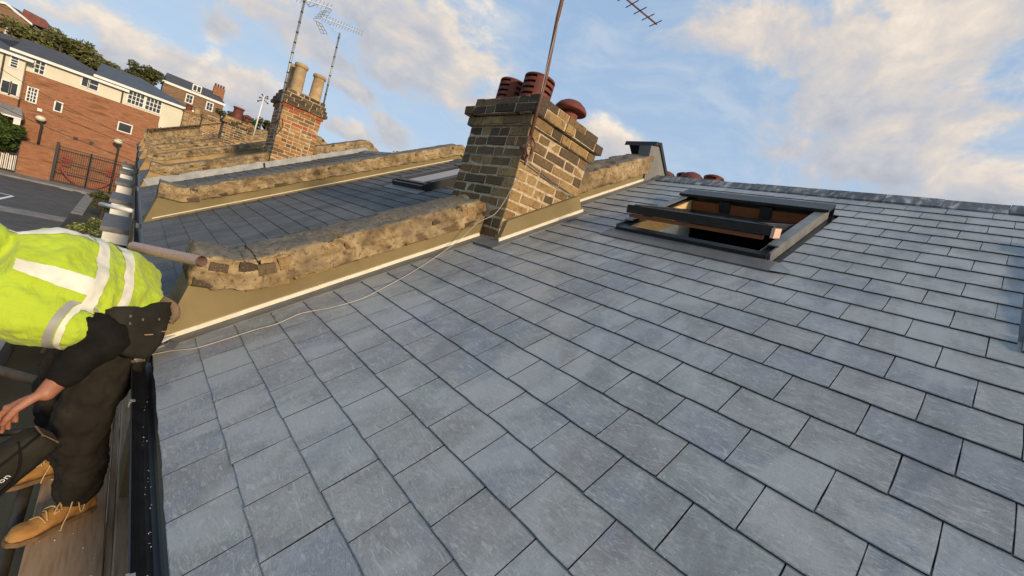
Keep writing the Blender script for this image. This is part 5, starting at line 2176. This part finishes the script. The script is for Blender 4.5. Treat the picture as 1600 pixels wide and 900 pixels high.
def tree(label, base, height, spread, nclump, n, size, mat, seed, group='trees on the hill', flat=.75, name='tree', cat='tree', zlo=.45):
    rnd = random.Random(seed)
    t = thing(name, label, cat, base, group)
    bx, by, bz = base
    tr_ = MB()
    top = Vector((bx, by, bz + height * .62))
    tr_.tube(smooth([(bx, by, bz - .3), (bx + .1, by, bz + height * .3), top], 4), [height * .045 * (1 - .07 * k) for k in range(9)], 8)
    clumps = []
    for k in range(nclump):
        a = rnd.uniform(0, 6.28)
        rr = spread * math.sqrt(rnd.random()) * .8
        zc = bz + height * rnd.uniform(zlo, .88) - rr * .15
        c = (bx + rr * math.cos(a), by + rr * math.sin(a) * .7, zc)
        r = spread * rnd.uniform(.22, .42)
        clumps.append((c, (r, r, r * flat)))
        tr_.tube([(bx, by, bz + height * .35), ((bx + c[0]) / 2, (by + c[1]) / 2, (bz + height * .4 + zc) / 2), c], [height * .02, height * .014, height * .006], 5)
    tr_.obj('trunk', 'bark', t, True)
    cr = MB()
    crown(cr, clumps, n, size, seed)
    cr.obj('crown', mat, t)
    return t


HZ = lambda y: GROUND - .3 + 9.5 * (1 - math.exp(-(y - 52) / 22))
for k, (x, h_) in enumerate(((-8.9, 5.6), (-7.6, 6.3), (-6.2, 6.3), (-4.9, 5.9), (-3.6, 5.2), (-2.6, 4.5))):
    tree(['bushy olive tree at the left end of the row above the brick building', 'tall olive tree second in the row above the brick building', 'olive tree in the middle of the row above the brick building',
          'rounded olive tree fourth in the row above the brick building', 'smaller olive tree fifth in the row, sloping down right', 'lowest olive tree at the right end of the row above the brick building'][k],
         (x, 62 + (k % 2) * 1.2, HZ(62)), h_ + 3.6, 2.3, 26, 6500, .17, 'leaf_olive', 40 + k, zlo=.6)
tree('round dark tree standing alone right of the olive row', (-.55, 62, HZ(62)), 10.5, 1.6, 34, 8000, .14, 'leaf_dark', 50, zlo=.6)
for k, (x, y, h_, s_) in enumerate(((6.9, 60, 9.2, 1.3), (8.9, 60, 10.2, 1.4), (10.4, 60, 9.8, 1.5), (11.9, 61, 9.0, 1.3))):
    tree(['dark green tree in front of the far house with the dormer', 'green tree left of the pale mast', 'tall green tree just right of the pale mast', 'green tree against the orange chimney'][k],
         (x, y, HZ(y)), h_, s_ * 1.1, 18, 4000, .15, 'leaf_green' if k % 2 else 'leaf_dark', 60 + k)
tree('treetop showing just beyond the apex of the third low wall', (13.4, 30, -1.5), 7.7, 1.1, 10, 1400, .10, 'leaf_olive', 70, 'trees behind the terrace')
tree('dark bush before the pale slatted railings, at the left edge', (-6.7, FY - 1.3, GROUND), 4.3, 1.5, 26, 9000, .11, 'leaf_green', 71, None, .9, 'bush', 'bush')
tree('dark shrub by the bay fronts beyond the worker, near the gates', (-.85, 30.5, GROUND), 2.0, .55, 10, 1500, .06, 'leaf_dark', 72, None, .9, 'shrub', 'shrub')
tree('pale variegated shrub just above the worker\'s back', (-.80, 20.0, GROUND), 2.35, .75, 14, 2600, .05, 'leaf_variegated', 73, None, .6, 'shrub', 'shrub')
tree('dark hedge plant far below seen between the worker\'s arms', (-.95, 12.6, GROUND), 1.1, .75, 12, 2600, .05, 'leaf_dark', 74, None, .8, 'shrub', 'shrub')
gw = MB()
gw.box((-1.52, 9.0, GROUND + .09), (-1.30, 15.0, GROUND + .75))
tag(gw.obj('garden_wall', 'paving'), 'pale stone garden wall below, left of the dark hedge plant', 'wall')

# ------------------------------------------------------------------ houses on the hill
hz_ = thing('brick_house', 'brown brick house with an arched window at the top left corner', 'house', (-11.5, 75, HZ(75)), 'houses on the hill')
m = MB()
m.prism_y([(-14.5, HZ(75) - 1), (-10.2, HZ(75) - 1), (-10.2, 8.8), (-12.0, 9.75), (-14.5, 9.0)], 75, 82)
m.obj('wall', 'far_brown_brick', hz_)
m = MB()
m.prism_y([(-14.5, 9.05), (-12.0, 9.80), (-10.0, 8.75), (-10.0, 8.95), (-12.0, 10.05), (-14.5, 9.3)], 74.8, 75.4)
m.obj('bargeboard', 'white_paint', hz_)
m = MB()
m.add([(-12.0, 74.9, 9.95), (-14.6, 74.9, 9.2), (-14.6, 82, 9.2), (-12.0, 82, 10.6), (-10.0, 74.9, 8.9), (-10.0, 82, 8.9)], [(0, 1, 2, 3), (0, 3, 5, 4)])
m.obj('roof', 'roof_tile_far', hz_)
m = MB()
m.prism_y([(-11.4, 9.3), (-9.2, 9.3), (-9.2, 9.75), (-9.5, 10.25), (-11.2, 10.5)], 78, 82)
m.obj('roof', 'red_roof_far', hz_)
wn = MB()
pts = [(-11.75, 6.6), (-10.85, 6.6), (-10.85, 7.5)] + [(-11.3 + .45 * math.cos(a), 7.5 + .45 * math.sin(a)) for a in [k * math.pi / 8 for k in range(1, 8)]] + [(-11.75, 7.5)]
wn.prism_y(pts, 74.9, 75.02)
f = wn.obj('window', 'white_paint', hz_)
gl = MB()
for i in range(3):
    for j in range(4):
        gl.box((-11.68 + .28 * i, 74.88, 6.68 + .29 * j), (-11.44 + .28 * i, 74.899, 6.92 + .29 * j))
gl.obj('pane', 'grey_cladding', f)
h2 = thing('brick_house', 'brown brick house with a white dormer and a chimney, behind the cream gable', 'house', (5, 75, HZ(75)), 'houses on the hill')
m = MB()
m.box((1.4, 75, HZ(75) - 1.5), (8.0, 82, 8.35))
m.obj('wall', 'far_brown_brick', h2)
m = MB()
m.box((1.2, 74.85, 8.2), (8.15, 75.0, 8.5))
m.obj('cornice', 'white_paint', h2)
m = MB()
m.add([(1.2, 74.9, 8.5), (8.1, 74.9, 8.5), (7.4, 78, 9.9), (1.6, 78, 9.9), (8.1, 82, 8.5), (1.2, 82, 8.5)], [(0, 1, 2, 3), (1, 4, 2), (3, 2, 4, 5), (0, 3, 5)])
m.obj('roof', 'roof_tile_far', h2)
m = MB()
m.box((4.3, 75.2, 8.6), (5.3, 77, 9.55))
d_ = m.obj('dormer', 'white_paint', h2)
m = MB()
m.box((4.42, 75.15, 8.75), (4.75, 75.199, 9.4))
m.box((4.86, 75.15, 8.75), (5.19, 75.199, 9.4))
m.obj('pane', 'window_glass', d_)
flat_window(h2, 3.95, 4.55, 6.9, 7.85, 74.99, 2, 2, (), .12)
flat_window(h2, 6.2, 6.8, 6.9, 7.85, 74.99, 2, 2, (), .12)
m = MB()
m.box((6.7, 77, 8.9), (8.0, 78, 10.6))
ch_ = m.obj('chimney', 'far_red_brick', h2)
m = MB()
for k in range(4):
    m.lathe([(.13, 0), (.11, .45)], 8, (6.85 + .32 * k, 77.5, 10.6))
m.obj('chimney_pot', 'terracotta', ch_)

# ------------------------------------------------------------------ overhead wires and small things
WG = 'overhead wires in front of the brick building'
for k, (a, c) in enumerate((((-9.5, 43.5, 2.0), (.1, 33.5, .1)), ((-9.5, 43.5, 3.4), (.1, 37, .35)), ((-9.5, 40, 1.3), (.1, 22.5, -.2)))):
    a, c = Vector(a), Vector(c)
    m = MB()
    m.tube([a.lerp(c, t_ / 14) - Z_ * (.35 * math.sin(math.pi * t_ / 14)) for t_ in range(15)], .012, 5)
    tag(m.obj('overhead_wire', 'black_iron'), ['thin dark wire crossing the brick building to the far eaves, middle one of three', 'thin dark wire crossing the cream storey, uppermost of three', 'thin dark wire crossing the brick wall, lowest of three'][k], 'wire', WG)
wp = MB()
wp.tube([(-.03, 7.75, -.10), (-.40, 8.3, -.17)], .03, 8)
tag(wp.obj('white_pipe', 'white_paint', None, True), 'short white plastic pipe sticking out from the eaves above the bay tops', 'pipe')

# site mess: mortar crumbs and slate chips on the boards, in the gutter and on the lowest slates; a loose cable under the eaves
rc = random.Random(99)
cr_ = MB()


def crumb(p, r):
    vs = [Vector(p) + Vector((rc.uniform(-1, 1), rc.uniform(-1, 1), rc.uniform(0, 1.1))) * r for _ in range(5)]
    cr_.add(vs, [(0, 1, 2), (0, 2, 3), (0, 3, 4), (0, 4, 1), (1, 4, 3), (1, 3, 2)])


for _ in range(90):
    crumb((rc.uniform(-.26, -.04), rc.uniform(1.2, 3.2), -.80), rc.uniform(.0015, .006))
for _ in range(40):
    crumb((rc.uniform(.01, .10), rc.uniform(1.2, 2.6), -.797), rc.uniform(.0015, .005))
for _ in range(60):
    crumb((rc.uniform(-.045, -.01), rc.uniform(.9, 2.1), -.079), rc.uniform(.001, .0035))
for _ in range(70):
    u_ = rc.uniform(.05, 1.2)
    q = rp(u_, rc.uniform(.2, 2.3), .010)
    crumb(tuple(q), rc.uniform(.0008, .0022))
tag(cr_.obj('mortar_crumbs', 'plaster_white'), 'pale mortar crumbs scattered over boards, gutter and lowest slates', 'debris', kind='stuff')
lc = MB()
lc.tube(smooth([(.03, 2.75, -.10), (.045, 2.62, -.28), (.03, 2.42, -.36), (.05, 2.2, -.33), (.09, 2.0, -.30)], 6), .006, 6)
tag(lc.obj('loose_cable', 'black_plastic', None, True), 'loose black cable hanging under the eaves behind the worker\'s leg', 'cable')
